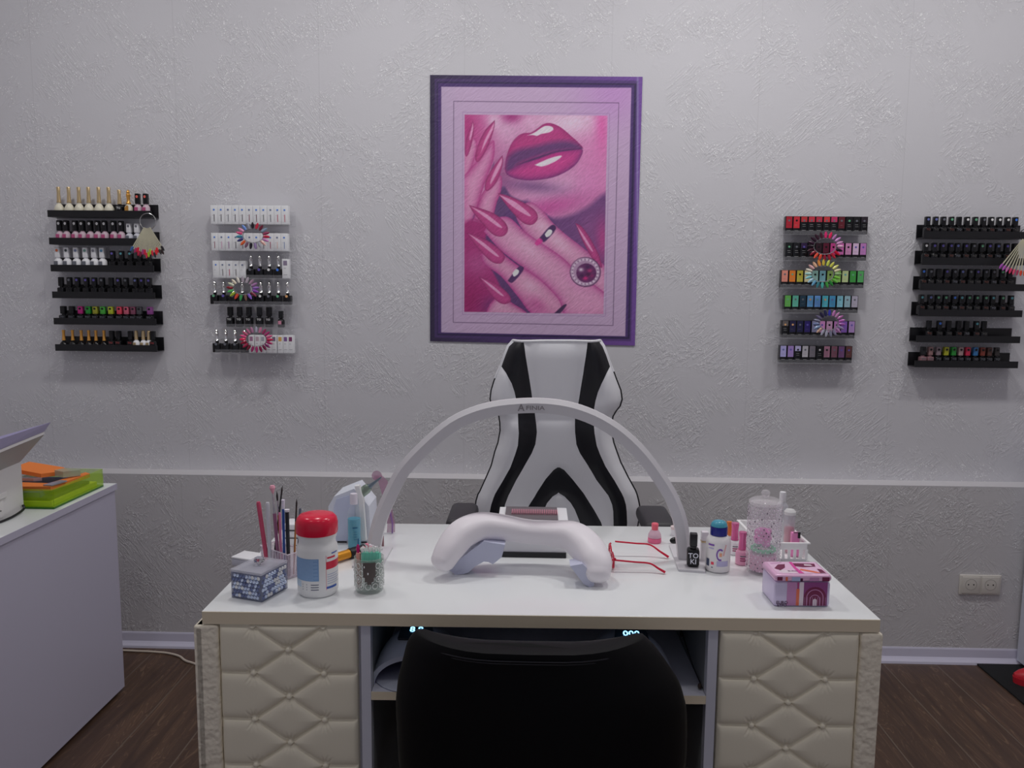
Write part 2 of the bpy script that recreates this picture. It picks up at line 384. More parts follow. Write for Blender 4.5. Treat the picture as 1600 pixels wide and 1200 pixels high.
    fill([(270, 690), (330, 690), (760, 1040), (430, 1040), (290, 850), (260, 800)], (82, 52, 96), 10)
    fill([(430, 560), (560, 660), (480, 760), (360, 660), (330, 640), (380, 580)], (86, 56, 102), 12)
    # right hand
    f1 = [(383, 598), (450, 566), (500, 596), (545, 650), (600, 700), (690, 770), (775, 850), (775, 960), (690, 905), (610, 835), (530, 770), (470, 735), (410, 665)]
    fill(f1, (186, 136, 164), 3, grad=((152, 66, 122), 16)); blob(570, 730, 60, 24, (196, 156, 178), .7, .7); blob(505, 668, 30, 22, (196, 156, 178), .7, .6)
    f4 = [(282, 1000), (325, 960), (372, 990), (440, 1045), (280, 1050)]
    fill(f4, (182, 136, 162), 3, grad=((146, 50, 110), 12))
    f3 = [(245, 790), (300, 750), (352, 795), (410, 838), (440, 850), (520, 905), (600, 990), (590, 1045), (470, 1045), (400, 965), (330, 880), (262, 830)]
    fill(f3, (184, 132, 160), 3, grad=((150, 54, 116), 16)); blob(455, 920, 46, 24, (192, 150, 174), .7, .7); blob(480, 1000, 50, 30, (156, 60, 120), .6, .6)
    f2 = [(258, 690), (300, 640), (362, 630), (430, 690), (500, 738), (590, 800), (660, 870), (775, 960), (775, 1050), (610, 1050), (570, 975), (500, 900), (420, 840), (330, 770)]
    fill(f2, (184, 132, 162), 3, grad=((152, 60, 120), 16)); blob(440, 755, 80, 26, (194, 152, 176), .7, .65); blob(640, 900, 60, 30, (182, 120, 160), .7, .7); blob(700, 990, 50, 40, (190, 130, 166), .5)
    nail([(316, 530), (360, 540), (420, 566), (470, 598), (484, 632), (462, 660), (424, 654), (378, 610), (345, 570)], [(322, 536), (390, 566), (452, 618), (440, 622), (380, 586)])
    nail([(196, 580), (240, 592), (300, 614), (346, 650), (359, 684), (338, 710), (298, 704), (250, 655), (215, 612)], [(204, 586), (270, 618), (332, 668), (318, 670), (255, 625)])
    nail([(188, 696), (235, 710), (290, 738), (335, 775), (346, 803), (326, 826), (286, 815), (232, 760), (205, 725)], [(196, 702), (255, 736), (318, 790), (306, 792), (245, 745)])
    nail([(236, 882), (280, 896), (330, 925), (364, 958), (371, 984), (346, 999), (312, 985), (270, 935)], [(246, 888), (290, 916), (340, 960), (328, 960), (285, 925)])
    nail([(640, 652), (668, 668), (705, 720), (740, 790), (750, 840), (710, 800), (668, 722)], [(645, 660), (680, 710), (712, 765), (704, 765), (670, 712)])
    # rings and the gem
    fill([(490, 716), (540, 662), (559, 678), (512, 732)], (66, 42, 82), 3); fill([(513, 700), (530, 680), (544, 686), (536, 704), (520, 712)], (214, 204, 214), 3)
    fill([(470, 738), (490, 716), (505, 730), (482, 748)], (186, 50, 128), 4, .8)
    fill([(358, 898), (404, 838), (425, 850), (380, 905)], (72, 44, 86), 3); fill([(378, 866), (392, 849), (405, 855), (400, 870), (384, 880)], (214, 204, 214), 3)
    fill([(550, 1038), (590, 1000), (604, 1000), (572, 1040)], (60, 40, 72), 3)
    circ = lambda cx, cy, rx, ry: [(cx+rx*math.cos(2*math.pi*k/24), cy+ry*math.sin(2*math.pi*k/24)) for k in range(24)]
    fill(circ(682, 858, 65, 64), (86, 56, 88), 4, sm=False); fill(circ(681, 857, 61, 60), (152, 122, 150), 3, sm=False)
    for k in range(22):
        a = 2*math.pi*k/22; blob(681+53*math.cos(a), 857+52*math.sin(a), 5, 5, (202, 186, 200), .9)
        blob(681+53*math.cos(a+.14), 857+52*math.sin(a+.14), 2.5, 2.5, (90, 66, 96), .8)
    fill(circ(686, 862, 42, 41), (86, 40, 84), 3, sm=False)
    for (dx, dy, c_) in [(-22, -14, (196, 180, 196)), (14, -10, (150, 44, 96)), (-4, 22, (190, 40, 110)), (22, 12, (120, 36, 90)), (-18, 12, (60, 30, 66)), (6, -26, (60, 32, 70)), (8, 6, (64, 26, 62))]:
        blob(686+dx, 862+dy, 10, 8, c_, .95)
    # pencil grain of the print
    rng = np.random.RandomState(3); g = rng.rand(NY, NX)
    for _ in range(2): g = (g+np.roll(np.roll(g, 1, 0), -1, 1)+np.roll(np.roll(g, 2, 0), -2, 1))/3
    img = img*(1+(g[..., None]-.5)*.22)
    img = base*(1-clip[..., None])+img*clip[..., None]
    img = np.clip(img, 0, 255)/255.
    li = np.where(img <= .04045, img/12.92, ((img+.055)/1.055)**2.4)/POSTER_K
    return NX, NY, U, Vv, np.clip(li, 0, .9)
POSTER_K = .58
NX, NY, U, Vv, LI = paint_poster()
PY = YU-.004
c4 = [on(672, 117, PY), on(1004, 120, PY), on(992, 540, PY), on(672, 533, PY)]
pc = (c4[0]+c4[1]+c4[2]+c4[3])/4
pm = M('poster_print', (150, 120, 150), .5); L_ = pm.node_tree.links; pb = pm.node_tree.nodes['Principled BSDF']
at_ = nn(pm, 'ShaderNodeAttribute'); at_.attribute_name = 'print'; L_.new(at_.outputs['Color'], pb.inputs['Base Color'])
tc_ = nn(pm, 'ShaderNodeTexCoord'); mp_ = nn(pm, 'ShaderNodeMapping', vector_type='TEXTURE'); mp_.inputs['Rotation'].default_value = (0, .8, 0); mp_.inputs['Scale'].default_value = (1/44, 1/10, 1/11); L_.new(tc_.outputs['Object'], mp_.inputs[0])
n_ = nn(pm, 'ShaderNodeTexNoise'); n_.inputs['Scale'].default_value = 1.6; n_.inputs['Detail'].default_value = 5; n_.inputs['Distortion'].default_value = 1.5; L_.new(mp_.outputs[0], n_.inputs['Vector'])
bump(pm, n_.outputs[0], .35, .006)
vs = []
P0, P1, P2, P3 = [np.array(p-pc) for p in c4]
G = (1-Vv)[..., None]*((1-U)[..., None]*P0+U[..., None]*P1)+Vv[..., None]*((1-U)[..., None]*P3+U[..., None]*P2)
front = G.reshape(-1, 3)
idx = np.arange(NX*NY).reshape(NY, NX)
faces = np.stack([idx[:-1, :-1], idx[1:, :-1], idx[1:, 1:], idx[:-1, 1:]], -1).reshape(-1, 4).tolist()
n0 = NX*NY
back = [tuple(np.array(p)+np.array((0, .003, 0))) for p in (P0, P1, P2, P3)]
cor = [idx[0, 0], idx[0, -1], idx[-1, -1], idx[-1, 0]]
edges = [idx[0, :].tolist(), idx[:, -1].tolist(), idx[-1, ::-1].tolist(), idx[::-1, 0].tolist()]
for k in range(4): faces.append([n0+k]+edges[k]+[n0+(k+1) % 4])
faces.append([n0+3, n0+2, n0+1, n0])
me = bpy.data.meshes.new('poster'); me.from_pydata(front.tolist()+[tuple(map(float, p)) for p in back], [], faces)
ca = me.color_attributes.new('print', 'FLOAT_COLOR', 'POINT')
cd = np.ones((len(me.vertices), 4), np.float32); cd[:n0, :3] = LI.reshape(-1, 3); cd[n0:, :3] = .2
ca.data.foreach_set('color', cd.ravel()); me.materials.append(pm)
po = bpy.data.objects.new('poster', me); COL.objects.link(po); po.location = pc
tag(po, 'large pink and purple poster of glossy lips and long-nailed hands on the wall', 'poster')

# ------------------------------------------------------------------ polish racks
blk = M('black_plastic', (20, 20, 23), .35); blk2 = M('black_gloss', (14, 14, 17), .18)
clear = M('clear_acrylic', (225, 225, 232), .1, alpha=.09, k=1)
gold = M('gold_metal', (176, 156, 120), .28, .75); gold2 = M('amber_gold', (190, 140, 70), .3, .7)
chrome = M('chrome', (205, 205, 210), .12, 1.0)
cream = M('cream_glass', (188, 184, 168), .2)
wht = M('white_plastic', (196, 196, 202), .35)
rowname = ['top', 'second', 'third', 'fourth', 'fifth', 'bottom']
ordn = ['first', 'second', 'third', 'fourth', 'fifth', 'sixth', 'seventh', 'eighth', 'ninth', 'tenth', 'eleventh', 'twelfth', 'thirteenth']

def bottle_body(kind):
    b = MB(); A = M('slot_a', (50, 50, 50)); B = M('slot_b', (60, 60, 60))
    if kind == 'square':
        b.m(A).box(-.0115, .0115, -.0115, .0115, 0, .036, .004); b.lathe([(.006, .034), (.006, .042)], 12)
        b.m(B).text('TO', .010, (0, -.0116, .028))
    elif kind == 'round':
        b.m(A).lathe([(.012, 0), (.0165, .002), (.0175, .012), (.017, .024), (.011, .034), (.0065, .038), (.0065, .042)], 20); b.m(B).lathe([(.0172, .010), (.0178, .013), (.0176, .020), (.0170, .023)], 20)
    elif kind == 'label':
        b.m(A).lathe([(.011, 0), (.013, .002), (.0132, .03), (.010, .036), (.006, .039), (.006, .042)], 18)
        b.m(B).box(-.008, .004, -.0140, -.0125, .014, .030)
    elif kind == 'block':
        b.m(A).box(-.0135, .0135, -.013, .013, 0, .034, .003); b.m(B).lathe([(.004, 0), (.004, .001)], 10, (0, 0, 0.034)); b.m(A).lathe([(.006, .033), (.006, .040)], 12)
    return b.mesh('bottle')
def cap(kind):
    b = MB(); A = M('slot_a', (50, 50, 50)); B = M('slot_b', (60, 60, 60))
    if kind == 'square':
        b.m(A).box(-.008, .008, -.008, .008, .041, .074, .002); b.m(B)
        b.add([(.0045*math.cos(2*math.pi*k/10), -.0083, .064+.0045*math.sin(2*math.pi*k/10)) for k in range(10)], [tuple(range(10))], False)
    elif kind == 'tall':
        b.m(A).lathe([(.0075, .041), (.007, .045), (.0055, .070), (.0065, .086), (.006, .087)], 14); b.m(B).lathe([(.008, .041), (.008, .044)], 14)
    elif kind == 'round':
        b.m(A).lathe([(.0075, .041), (.0072, .06), (.0065, .074), (.005, .076)], 14); b.m(B).lathe([(.0078, .041), (.0078, .046)], 14)
    elif kind == 'ornate':
        b.m(A).lathe([(.006, .040), (.009, .043), (.006, .047), (.005, .055), (.0065, .064), (.0075, .070), (.005, .074), (.006, .078), (.003, .084), (.001, .086)], 14)
        b.m(B).add([(.005*math.cos(2*math.pi*k/10), -.0135, .031+.005*math.sin(2*math.pi*k/10)) for k in range(10)], [tuple(range(10))], False)
    return b.mesh('cap')
BODY = {k: bottle_body(k) for k in ('square', 'round', 'label', 'block')}
CAP = {k: cap(k) for k in ('square', 'tall', 'round', 'ornate')}

def bottle(x, y, z, body, capk, mb, ml, mc, md, label, group, h=1.0, w=1.0):
    t = thing('nail_polish_bottle', label, 'nail polish', (x, y, z), random.uniform(-.08, .08), group)
    t.scale = (w, w, h)
    part('bottle', BODY[body], t, [mb, ml]); part('cap', CAP[capk], t, [mc, md]); return t

def box_mesh(kind):
    b = MB(); A = M('slot_a', (50, 50, 50)); B = M('slot_b'); C_ = M('slot_c', (70, 70, 70)); D = M('slot_d', (80, 80, 80))
    w, d, h = .0122, .0125, .066
    b.m(A).box(-w, w, -d, d, 0, h, .0008)
    def rect(x0, x1, z0, z1, m_, e=.0003): b.m(m_).add([(x0, -d-e, z0), (x1, -d-e, z0), (x1, -d-e, z1), (x0, -d-e, z1)], [(0, 1, 2, 3)], False)
    def dot(z, r, m_, e=.0006): b.m(m_).add([(r*math.cos(2*math.pi*k/12), -d-e, z+r*math.sin(2*math.pi*k/12)) for k in range(12)], [tuple(range(12))], False)
    if kind == 'white':
        rect(-.0008, .0016, .008, .034, B); dot(.050, .0035, C_); rect(-.006, -.003, .03, .031, D)
    elif kind == 'tint':
        rect(-.0102, .0102, .022, .0645, B); dot(.050, .0038, C_); rect(-.006, .004, .0325, .0335, D); rect(-.006, .006, .012, .0132, D)
    elif kind == 'half':
        rect(-.0102, .0102, .045, .0645, B); dot(.050, .0038, C_); rect(-.006, .005, .035, .0362, D); rect(-.005, .006, .028, .029, D); rect(-.007, .007, .013, .0145, D)
    elif kind == 'window':
        rect(-.0075, .0075, .044, .060, B); rect(-.006, .002, .034, .035, C_); rect(-.0075, .0075, .012, .013, D)
    return b.mesh('nail_polish_box')
BOXM = {k: box_mesh(k) for k in ('white', 'tint', 'half', 'window')}
def polish_box(x, y, z, kind, mats, label, group, h=1.0, w=1.0):
    o = bpy.data.objects.new('nail_polish_box', BOXM[kind]); COL.objects.link(o); setm(o, mats)
    o.location = (x, y, z); o.scale = (w, 1, h); o.rotation_euler = (0, 0, random.uniform(-.03, .03)); return tag(o, label, 'nail polish box', group)

def shelf(x0, x1, z, mat, name, label, group, lip=.021, backh=.047, depth=.055):
    y0 = YU-depth; t = .003; xc = (x0+x1)/2; w = (x1-x0)/2
    s = thing(name, label, 'wall shelf', (xc, YU, z), group=group)
    MB().m(mat).box(-w, w, -depth, -.0005, -t, 0).build('base', s)
    MB().m(mat).box(-w, w, -depth-t, -depth, -t, lip).build('front_lip', s)
    MB().m(mat).box(-w, w, -t-.0005, -.0005, 0, backh).build('back_plate', s)
    return y0

white_dot = rgbm((200, 200, 215)); bl = rgbm((90, 98, 150)); vi = rgbm((86, 76, 150)); gy = rgbm((92, 94, 102)); gr = rgbm((90, 150, 115)); cy = rgbm((80, 140, 150))
dk = blk
def dotm(s): return {'w': white_dot, 'b': bl, 'v': vi, 'g': gy, 'G': gr, 'c': cy, '.': blk2, 'B': rgbm((60, 110, 230)), 'o': rgbm((220, 150, 100))}[s]
dotw = {'w': 'white', 'b': 'blue', 'v': 'violet', 'g': 'grey', 'G': 'green', 'c': 'cyan', '.': 'no', 'B': 'bright blue', 'o': 'orange'}

# rack 1: black shelves at the far left
def cxs(lst, x0, s): return [x0+c/s for c in lst]
R1Z = [1.590, 1.493, 1.397, 1.301, 1.206, 1.110]
yb = YU-.033
R1 = 'far-left rack'; RG1 = 'far-left black shelves'
pinkw = M('pink_label_white', (170, 150, 160), .35); pinkp = rgbm((160, 70, 110)); coral = rgbm((200, 90, 80))
for r in range(6):
    shelf(-1.742, -1.366, R1Z[r]+.003, blk, 'polish_shelf', f'narrow black {rowname[r]} shelf of the far-left rack holding nail polish', 'black ledges of the far-left rack')
def place_row(rack, r, pts, yrow, z, spec, zs_px):
    for i, (px, sp) in enumerate(zip(pts, spec)):
        p = on(px, zs_px, yrow)
        body, cp, mb, ml, mc, md, look, h, w = sp
        bottle(p.x, yrow, z, body, cp, mb, ml, mc, md, f'{look}, {ordn[i]} from left, {rowname[r]} shelf, {rack}', f'polish bottles on the {rowname[r]} shelf of the {rack}', h, w)
G_ = ('round', 'tall', cream, cream, gold, gold, 'cream bottle with slim gold cap', 1.2, 1.0)
row = [G_]*6+[('square', 'tall', blk2, white_dot, gold, gold, 'black square bottle with gold cap', 1.1, 1), ('label', 'ornate', cream, gold2, gold2, gold2, 'cream bottle with ornate gold cap', 1.12, 1.05)]
row += [('label', 'square', pinkw, pinkp, blk2, coral, 'white bottle with coral-topped black cap', 1.12, 1)]*2
place_row(R1, 0, cxs([140, 208, 275, 340, 408, 475, 545, 605, 668, 722], 60, 4.286), yb, R1Z[0]+.0035, row, 325)
L1 = ('label', 'square', pinkw, pinkp, blk2, white_dot, 'pink bottle with dotted black cap', 1.13, 1.03)
L2 = ('label', 'square', M('grey_white', (170, 170, 178), .35), gy, wht, gy, 'grey labelled bottle with white cap', 1.0, 1)
place_row(R1, 1, cxs([145, 190, 250, 297, 350, 400, 447, 507, 557, 610, 662], 60, 4.286), yb, R1Z[1]+.0035, [L1]*9+[L2]*2, 365)
def tint(c): return rgbm(c)
Wt = lambda c, n: ('label', 'square', wht, gy, wht, tint(c), f'white bottle with {n} cap dot', 1.13, 1.12)
K3 = lambda d: ('square', 'square', blk2, blk, blk2, dotm(d), f'black bottle with {dotw[d]} cap dot', .98, 1)
place_row(R1, 2, cxs([135, 195, 258, 320, 378, 432, 500, 560, 620, 680, 740], 60, 4.286), yb, R1Z[2]+.0035,
          [Wt((200, 100, 60), 'orange'), Wt((60, 70, 70), 'dark'), Wt((110, 120, 150), 'blue'), Wt((110, 150, 140), 'green'), Wt((120, 120, 130), 'grey'), Wt((90, 140, 170), 'cyan'), K3('v'), K3('c'), K3('c'), K3('.'), K3('.')], 408)
place_row(R1, 3, cxs([155, 212, 265, 325, 378, 430, 490, 540, 590, 655, 697, 745], 60, 4.286), yb, R1Z[3]+.0035, [K3(c) for c in '.gvvvg.vgbvv'], 450)
def K5(c, n): return ('square', 'square', blk2, gy, blk2 if c is None else tint(c), blk2, f'black bottle with {n} cap', .85, 1.1)
place_row(R1, 4, cxs([170, 228, 287, 340, 387, 437, 490, 548, 595, 640, 680, 750], 60, 4.286), yb, R1Z[4]+.0035,
          [K5(None, 'black'), K5(None, 'black'), K5((150, 30, 100), 'magenta'), K5((30, 120, 45), 'green'), K5((130, 130, 40), 'olive'), K5((60, 140, 50), 'light green'), K5((150, 160, 40), 'yellow'), K5((190, 60, 80), 'red'), K5((170, 80, 100), 'pink'), K5((110, 60, 80), 'mauve'), K5((60, 60, 64), 'grey'), K5((120, 60, 120), 'purple')], 492)
A6 = lambda c, n: ('round', 'tall', blk2, tint(c), gold2, gold2, f'dark bottle with amber cap and {n} band', .82, .85)
B6 = ('square', 'square', blk2, rgbm((150, 60, 60)), blk2, blk2, 'black bottle with plain cap', .95, 1)
C6 = ('label', 'round', wht, gold, gold, gold, 'white bottle with short gold cap', .95, .9)
place_row(R1, 5, cxs([172, 232, 290, 340, 388, 442, 495, 540, 620, 657, 705, 742, 770], 60, 4.286), yb, R1Z[5]+.0035,
          [A6((120, 40, 40), 'maroon'), A6((170, 70, 50), 'red'), A6((120, 110, 60), 'olive'), A6((190, 80, 50), 'orange'), A6((200, 190, 90), 'yellow'), A6((60, 60, 60), 'dark'), B6, B6, B6, C6, C6, C6, B6], 535)

# rack 2: clear shelves left of the poster
R2 = 'rack left of poster'
R2B = [350, 391.7, 434.3, 475.5, 511, 551]
z2 = [on(340, y, YU-.05).z for y in R2B]
for r in range(6):
    shelf(-1.155, -.865, z2[r], clear, 'clear_shelf', f'clear acrylic {rowname[r]} shelf of the rack left of the poster', 'clear ledges left of the poster', lip=.012, backh=.05, depth=.05)
y2 = YU-.034
yl = y2-.0125
cart = M('white_carton', (196, 197, 206), .5)
def wbox(px, r, i, stripe, dot_, ln, h=1.0, w=1.0, kind='white', look=None):
    p = on(px, R2B[r]-15, yl)
    look = look or f'white polish box with {ln} stripe'
    polish_box(p.x, y2, z2[r]+.0005, kind, [cart, stripe, dot_, gy], f'{look}, {ordn[i]} from left, {rowname[r]} shelf, {R2}', f'boxes on the {rowname[r]} shelf of the {R2}', h, w)
bkst = rgbm((50, 40, 50)); rdst = rgbm((160, 50, 80)); bldt = rgbm((80, 120, 190)); gydt = rgbm((100, 110, 135)); pkst = rgbm((180, 130, 160))
for i in range(11):
    c = [bkst, bkst, gy, bkst, bkst, rgbm((110, 40, 60)), rgbm((80, 30, 50)), rgbm((60, 70, 70)), rgbm((70, 70, 80)), rdst, rdst][i]
    n = ['black', 'black', 'grey', 'black', 'black', 'maroon', 'wine', 'slate', 'charcoal', 'red', 'red'][i]
    wbox(310+(108+i*49)/4.447, 0, i, c, [bldt, bldt, gydt][i % 3], n)
for i in range(11):
    c = [rgbm((120, 50, 70)), pkst, rgbm((130, 80, 130)), bkst, gy, gy, gy, gy, rgbm((140, 40, 80)), rgbm((190, 160, 150)), rgbm((90, 110, 150))][i]
    n = ['wine', 'pink', 'purple', 'black', 'grey', 'grey', 'grey', 'grey', 'raspberry', 'beige', 'blue'][i]
    wbox(310+(113+i*48.3)/4.447, 1, i, c, [bldt, gydt][i % 2], n, .95)
for i in range(5):
    wbox(310+(122+i*46)/4.447, 2, i, [cart, bkst, rdst, bkst, cart][i], gydt if i else bldt, ['plain', 'black', 'red', 'dark', 'pale'][i], .93, .95)
def cbottle(px, r, i, d):
    p = on(px, R2B[r]-10, yl)
    bottle(p.x, y2, z2[r]+.0005, 'block', 'ornate', blk2, blk2, chrome, dotm(d), f'chrome capped black bottle, {dotw[d]} dot, {ordn[i]} from left, {rowname[r]} shelf, {R2}', f'chrome capped bottles on the {rowname[r]} shelf of the {R2}', .98, 1.0)
for i, (c, d) in enumerate(zip([360, 422, 487, 550], 'gvwB')): cbottle(310+c/4.447, 2, 5+i, d)
wbox(310+604/4.447, 2, 9, rgbm((120, 110, 130)), gy, 'grey', 1.05, .95, 'window', 'tall white box with grey window')
for i, (c, d) in enumerate(zip([107, 170, 235, 300, 365, 430, 487, 550, 614], 'GvgGgwgGo')): cbottle(310+c/4.447, 3, i, d)
for i, c in enumerate([215, 280, 345, 418, 485]):
    p = on(310+c/4.447, 500, yl)
    bottle(p.x, y2, z2[4]+.0005, 'square', 'square', blk2, white_dot, blk2, blk2, f'black square bottle with white dot, {ordn[i]} from left, fifth shelf, {R2}', 'black bottles on the fifth shelf of the clear rack', .98, 1.08)
p = on(310+568/4.447, 500, yl)
bottle(p.x, y2, z2[4]+.0005, 'label', 'square', blk2, rgbm((180, 120, 140)), blk2, blk2, 'small black bottle with pink label at right end of fifth shelf, rack left of poster', None, .8, .95)
for i, (c, d) in enumerate(zip([122, 185, 250, 315], 'gggg')): cbottle(310+c/4.447, 5, i, d)
for i, c in enumerate([368, 410, 448, 488, 525, 567, 605, 640]):
    cc, n = [((150, 110, 140), 'mauve'), ((170, 150, 160), 'dusty'), ((150, 150, 160), 'grey'), ((140, 110, 150), 'lilac'), ((110, 100, 120), 'slate'), ((190, 150, 80), 'golden'), ((110, 80, 130), 'purple'), ((110, 50, 90), 'plum')][i]
    wbox(310+c/4.447, 5, 4+i, tint(cc), gy, n, .98, .78, 'window', f'white box with {n} window')

# rack 3: clear shelves right of the poster
R3 = 'rack right of poster'
R3B = [366, 407, 450, 489, 528.5, 567.5]
z3 = [on(1290, y, YU-.05).z for y in R3B]
x3 = [(1227, 1356, 11), (1227, 1354, 11), (1220, 1350, 11), (1225, 1341, 10), (1221, 1336, 10), (1218, 1331.5, 10)]
c3 = [
 [('tint', (150, 30, 45), 'red', 'g'), ('tint', (175, 40, 50), 'bright red', '.'), ('half', (165, 45, 50), 'red-topped', 'g'), ('half', (175, 45, 60), 'crimson-topped', 'g'), ('half', (165, 40, 60), 'cherry-topped', 'g'), ('half', (180, 50, 55), 'scarlet-topped', 'g'), ('half', (170, 45, 85), 'pink-topped', 'g'), ('tint', (85, 25, 35), 'maroon', 'g'), ('half', (20, 20, 22), 'black', 'G'), ('half', (24, 24, 26), 'black', 'g'), ('half', (40, 32, 40), 'dark', 'g')],
 [('half', (20, 24, 24), 'black', 'G'), ('half', (22, 22, 26), 'black', 'g'), ('half', (44, 30, 60), 'violet-black', 'v'), ('tint', (30, 20, 28), 'dark', '.'), ('tint', (40, 18, 28), 'dark plum', '.'), ('tint', (80, 20, 40), 'wine', '.'), ('tint', (170, 60, 120), 'magenta', '.'), ('tint', (175, 90, 150), 'orchid', 'b'), ('tint', (178, 120, 160), 'pink', '.'), ('tint', (186, 160, 185), 'pale lilac', 'v'), ('tint', (165, 110, 165), 'violet-pink', 'v')],
 [('tint', (195, 125, 110), 'peach', 'g'), ('tint', (205, 110, 40), 'orange', 'G'), ('tint', (170, 160, 60), 'olive yellow', '.'), ('tint', (200, 190, 150), 'cream', '.'), ('tint', (140, 180, 170), 'aqua', '.'), ('tint', (120, 170, 180), 'sky', '.'), ('tint', (130, 160, 90), 'moss', '.'), ('tint', (125, 170, 85), 'lime', '.'), ('tint', (165, 180, 130), 'pale green', 'c'), ('tint', (55, 135, 60), 'green', 'G'), ('tint', (75, 150, 85), 'leaf green', 'g')],
 [('tint', (85, 150, 70), 'green', 'G'), ('tint', (85, 160, 140), 'teal', 'g'), ('tint', (25, 50, 65), 'petrol', 'g'), ('tint', (90, 145, 190), 'light blue', 'o'), ('tint', (90, 135, 190), 'blue', 'c'), ('tint', (75, 165, 180), 'turquoise', 'o'), ('tint', (65, 135, 175), 'azure', 'b'), ('tint', (120, 175, 190), 'pale cyan', 'c'), ('tint', (130, 160, 170), 'grey-blue', 'g'), ('tint', (155, 150, 165), 'grey-lilac', 'g')],
 [('half', (85, 80, 80), 'grey', 'o'), ('tint', (30, 28, 60), 'navy', 'o'), ('tint', (26, 26, 60), 'deep navy', 'g'), ('tint', (40, 30, 90), 'indigo', 'v'), ('tint', (120, 120, 150), 'slate', '.'), ('tint', (180, 120, 170), 'pink', 'v'), ('tint', (170, 130, 160), 'dusty pink', '.'), ('tint', (165, 110, 165), 'orchid', '.'), ('tint', (110, 75, 150), 'purple', 'v'), ('tint', (150, 120, 170), 'lilac', 'v')],
 [('tint', (150, 145, 190), 'lavender', 'b'), ('tint', (140, 115, 170), 'violet', 'v'), ('half', (160, 155, 190), 'lilac-topped black', '.'), ('tint', (165, 162, 168), 'silver grey', 'g'), ('tint', (105, 100, 108), 'grey', 'g'), ('half', (20, 20, 22), 'black', 'w'), ('tint', (150, 105, 125), 'dusty rose', '.'), ('tint', (110, 70, 85), 'mauve', 'g'), ('tint', (105, 70, 110), 'plum', 'v'), ('tint', (85, 50, 50), 'brown', 'v')]]
gline = rgbm((130, 130, 130))
for r in range(6):
    shelf(.872, 1.165, z3[r], clear, 'clear_shelf', f'clear acrylic {rowname[r]} shelf of the rack right of the poster', 'clear ledges right of the poster', lip=.012, backh=.05, depth=.05)
    a, b_, n = x3[r]
    xa = on(a, R3B[r]-12, yl).x; xb = on(b_, R3B[r]-12, yl).x; pitch = (xb-xa)/n
    for i in range(n):
        k_, c_, nm, d = c3[r][i]
        polish_box(xa+pitch*(i+.5), y2, z3[r]+.0005, k_, [blk2, tint(c_), dotm(d), gline], f'{nm} polish box, {ordn[i]} from left, {rowname[r]} shelf, {R3}', f'boxes on the {rowname[r]} shelf of the {R3}', .93, pitch/.0258)

# rack 4: black shelves at the far right
R4Y = [372, 413, 453.5, 494, 534.5, 573.5]
z4 = [on(1425, y, YU-.055).z for y in R4Y]
R4n = 'far-right rack'
for r in range(6):
    shelf(1.357, 1.718, z4[r]+.003, blk, 'polish_shelf', f'narrow black {rowname[r]} shelf of the far-right rack holding nail polish', 'black ledges of the far-right rack')
or_ = rgbm((92, 52, 44)); wg = rgbm((74, 72, 70))
K4 = lambda d, i: ('square', 'square', blk2, [or_, wg, wg, or_, gy][i % 5], blk2, dotm(d), f'black bottle with {dotw[d]} cap dot', .98, 1)
rows = [([218, 275, 330, 387, 440, 497, 555, 613, 668, 725, 783, 838], 'bbgG.wGgwwwB'), ([205, 265, 322, 380, 430, 488, 543, 600, 655, 715, 778, 835], 'wvvvbvgGvbv.'),
        ([188, 240, 297, 350, 408, 462, 520, 570, 630, 683, 745, 800], 'Bg.vgbgvggG.'), ([175, 237, 290, 345, 405, 457, 510, 565, 627, 678, 745, 808], 'cbGGBcGGGcGc'), ([228, 302, 367, 438, 492, 563, 617], '.B...c.')]
for r, (xs_, ds) in enumerate(rows):
    place_row(R4n, r, cxs(xs_, 1400, 4.53), yb, z4[r]+.0035, [K4(d, i) for i, d in enumerate(ds)], R4Y[r]-15)
sl = [((30, 30, 32), 'black'), ((130, 100, 100), 'dusty pink'), ((120, 105, 112), 'grey-pink'), ((150, 150, 40), 'yellow'), ((40, 125, 50), 'green'), ((150, 125, 125), 'beige'), ((180, 40, 70), 'red'), ((50, 100, 150), 'blue'), ((110, 50, 40), 'rust'), ((75, 50, 45), 'brown'), ((50, 46, 46), 'charcoal')]
place_row(R4n, 5, cxs([187, 237, 293, 348, 400, 450, 500, 555, 605, 653, 707], 1400, 4.53), yb, z4[5]+.0035,
          [('square', 'square', M('dusty_bottle', (110, 80, 85), .3) if i < 2 else blk2, gy, tint(c), blk2, f'dark bottle with {n} cap', .92, 1.0) for i, (c, n) in enumerate(sl)], 560)

# swatch wheels
tipm = MB(); tipm.m(M('slot_a', (50, 50, 50)))
_v = []; _f = []
for j in range(7):
    t_ = j/6; wv = .0052*math.sqrt(max(.02, math.sin(math.pi*(.12+.86*t_)*1.0)))*(1-.15*t_)
    for k in range(7):
        s_ = (k-3)/3; _v.append((s_*wv, -.0025*(1-s_*s_)-.001, .002+t_*.024))
for j in range(6):
    for k in range(6): _f.append((j*7+k, j*7+k+1, (j+1)*7+k+1, (j+1)*7+k))
tipm.add(_v, _f, True); n_ = len(tipm.v)
tipm.add([(v[0], .0006, v[2]) for v in _v], [tuple(reversed(f)) for f in _f], True)
bd = [0*7+k for k in range(7)]+[j*7+6 for j in range(1, 7)]+[6*7+k for k in range(5, -1, -1)]+[j*7 for j in range(5, 0, -1)]
for i in range(len(bd)): a, c = bd[i], bd[(i+1) % len(bd)]; tipm.f.append([a, a+n_, c+n_, c]); tipm.mi.append(0); tipm.sm.append(False)
TIP = tipm.mesh('nail_tip')
chain = M('ring_chain', (120, 120, 125), .4)
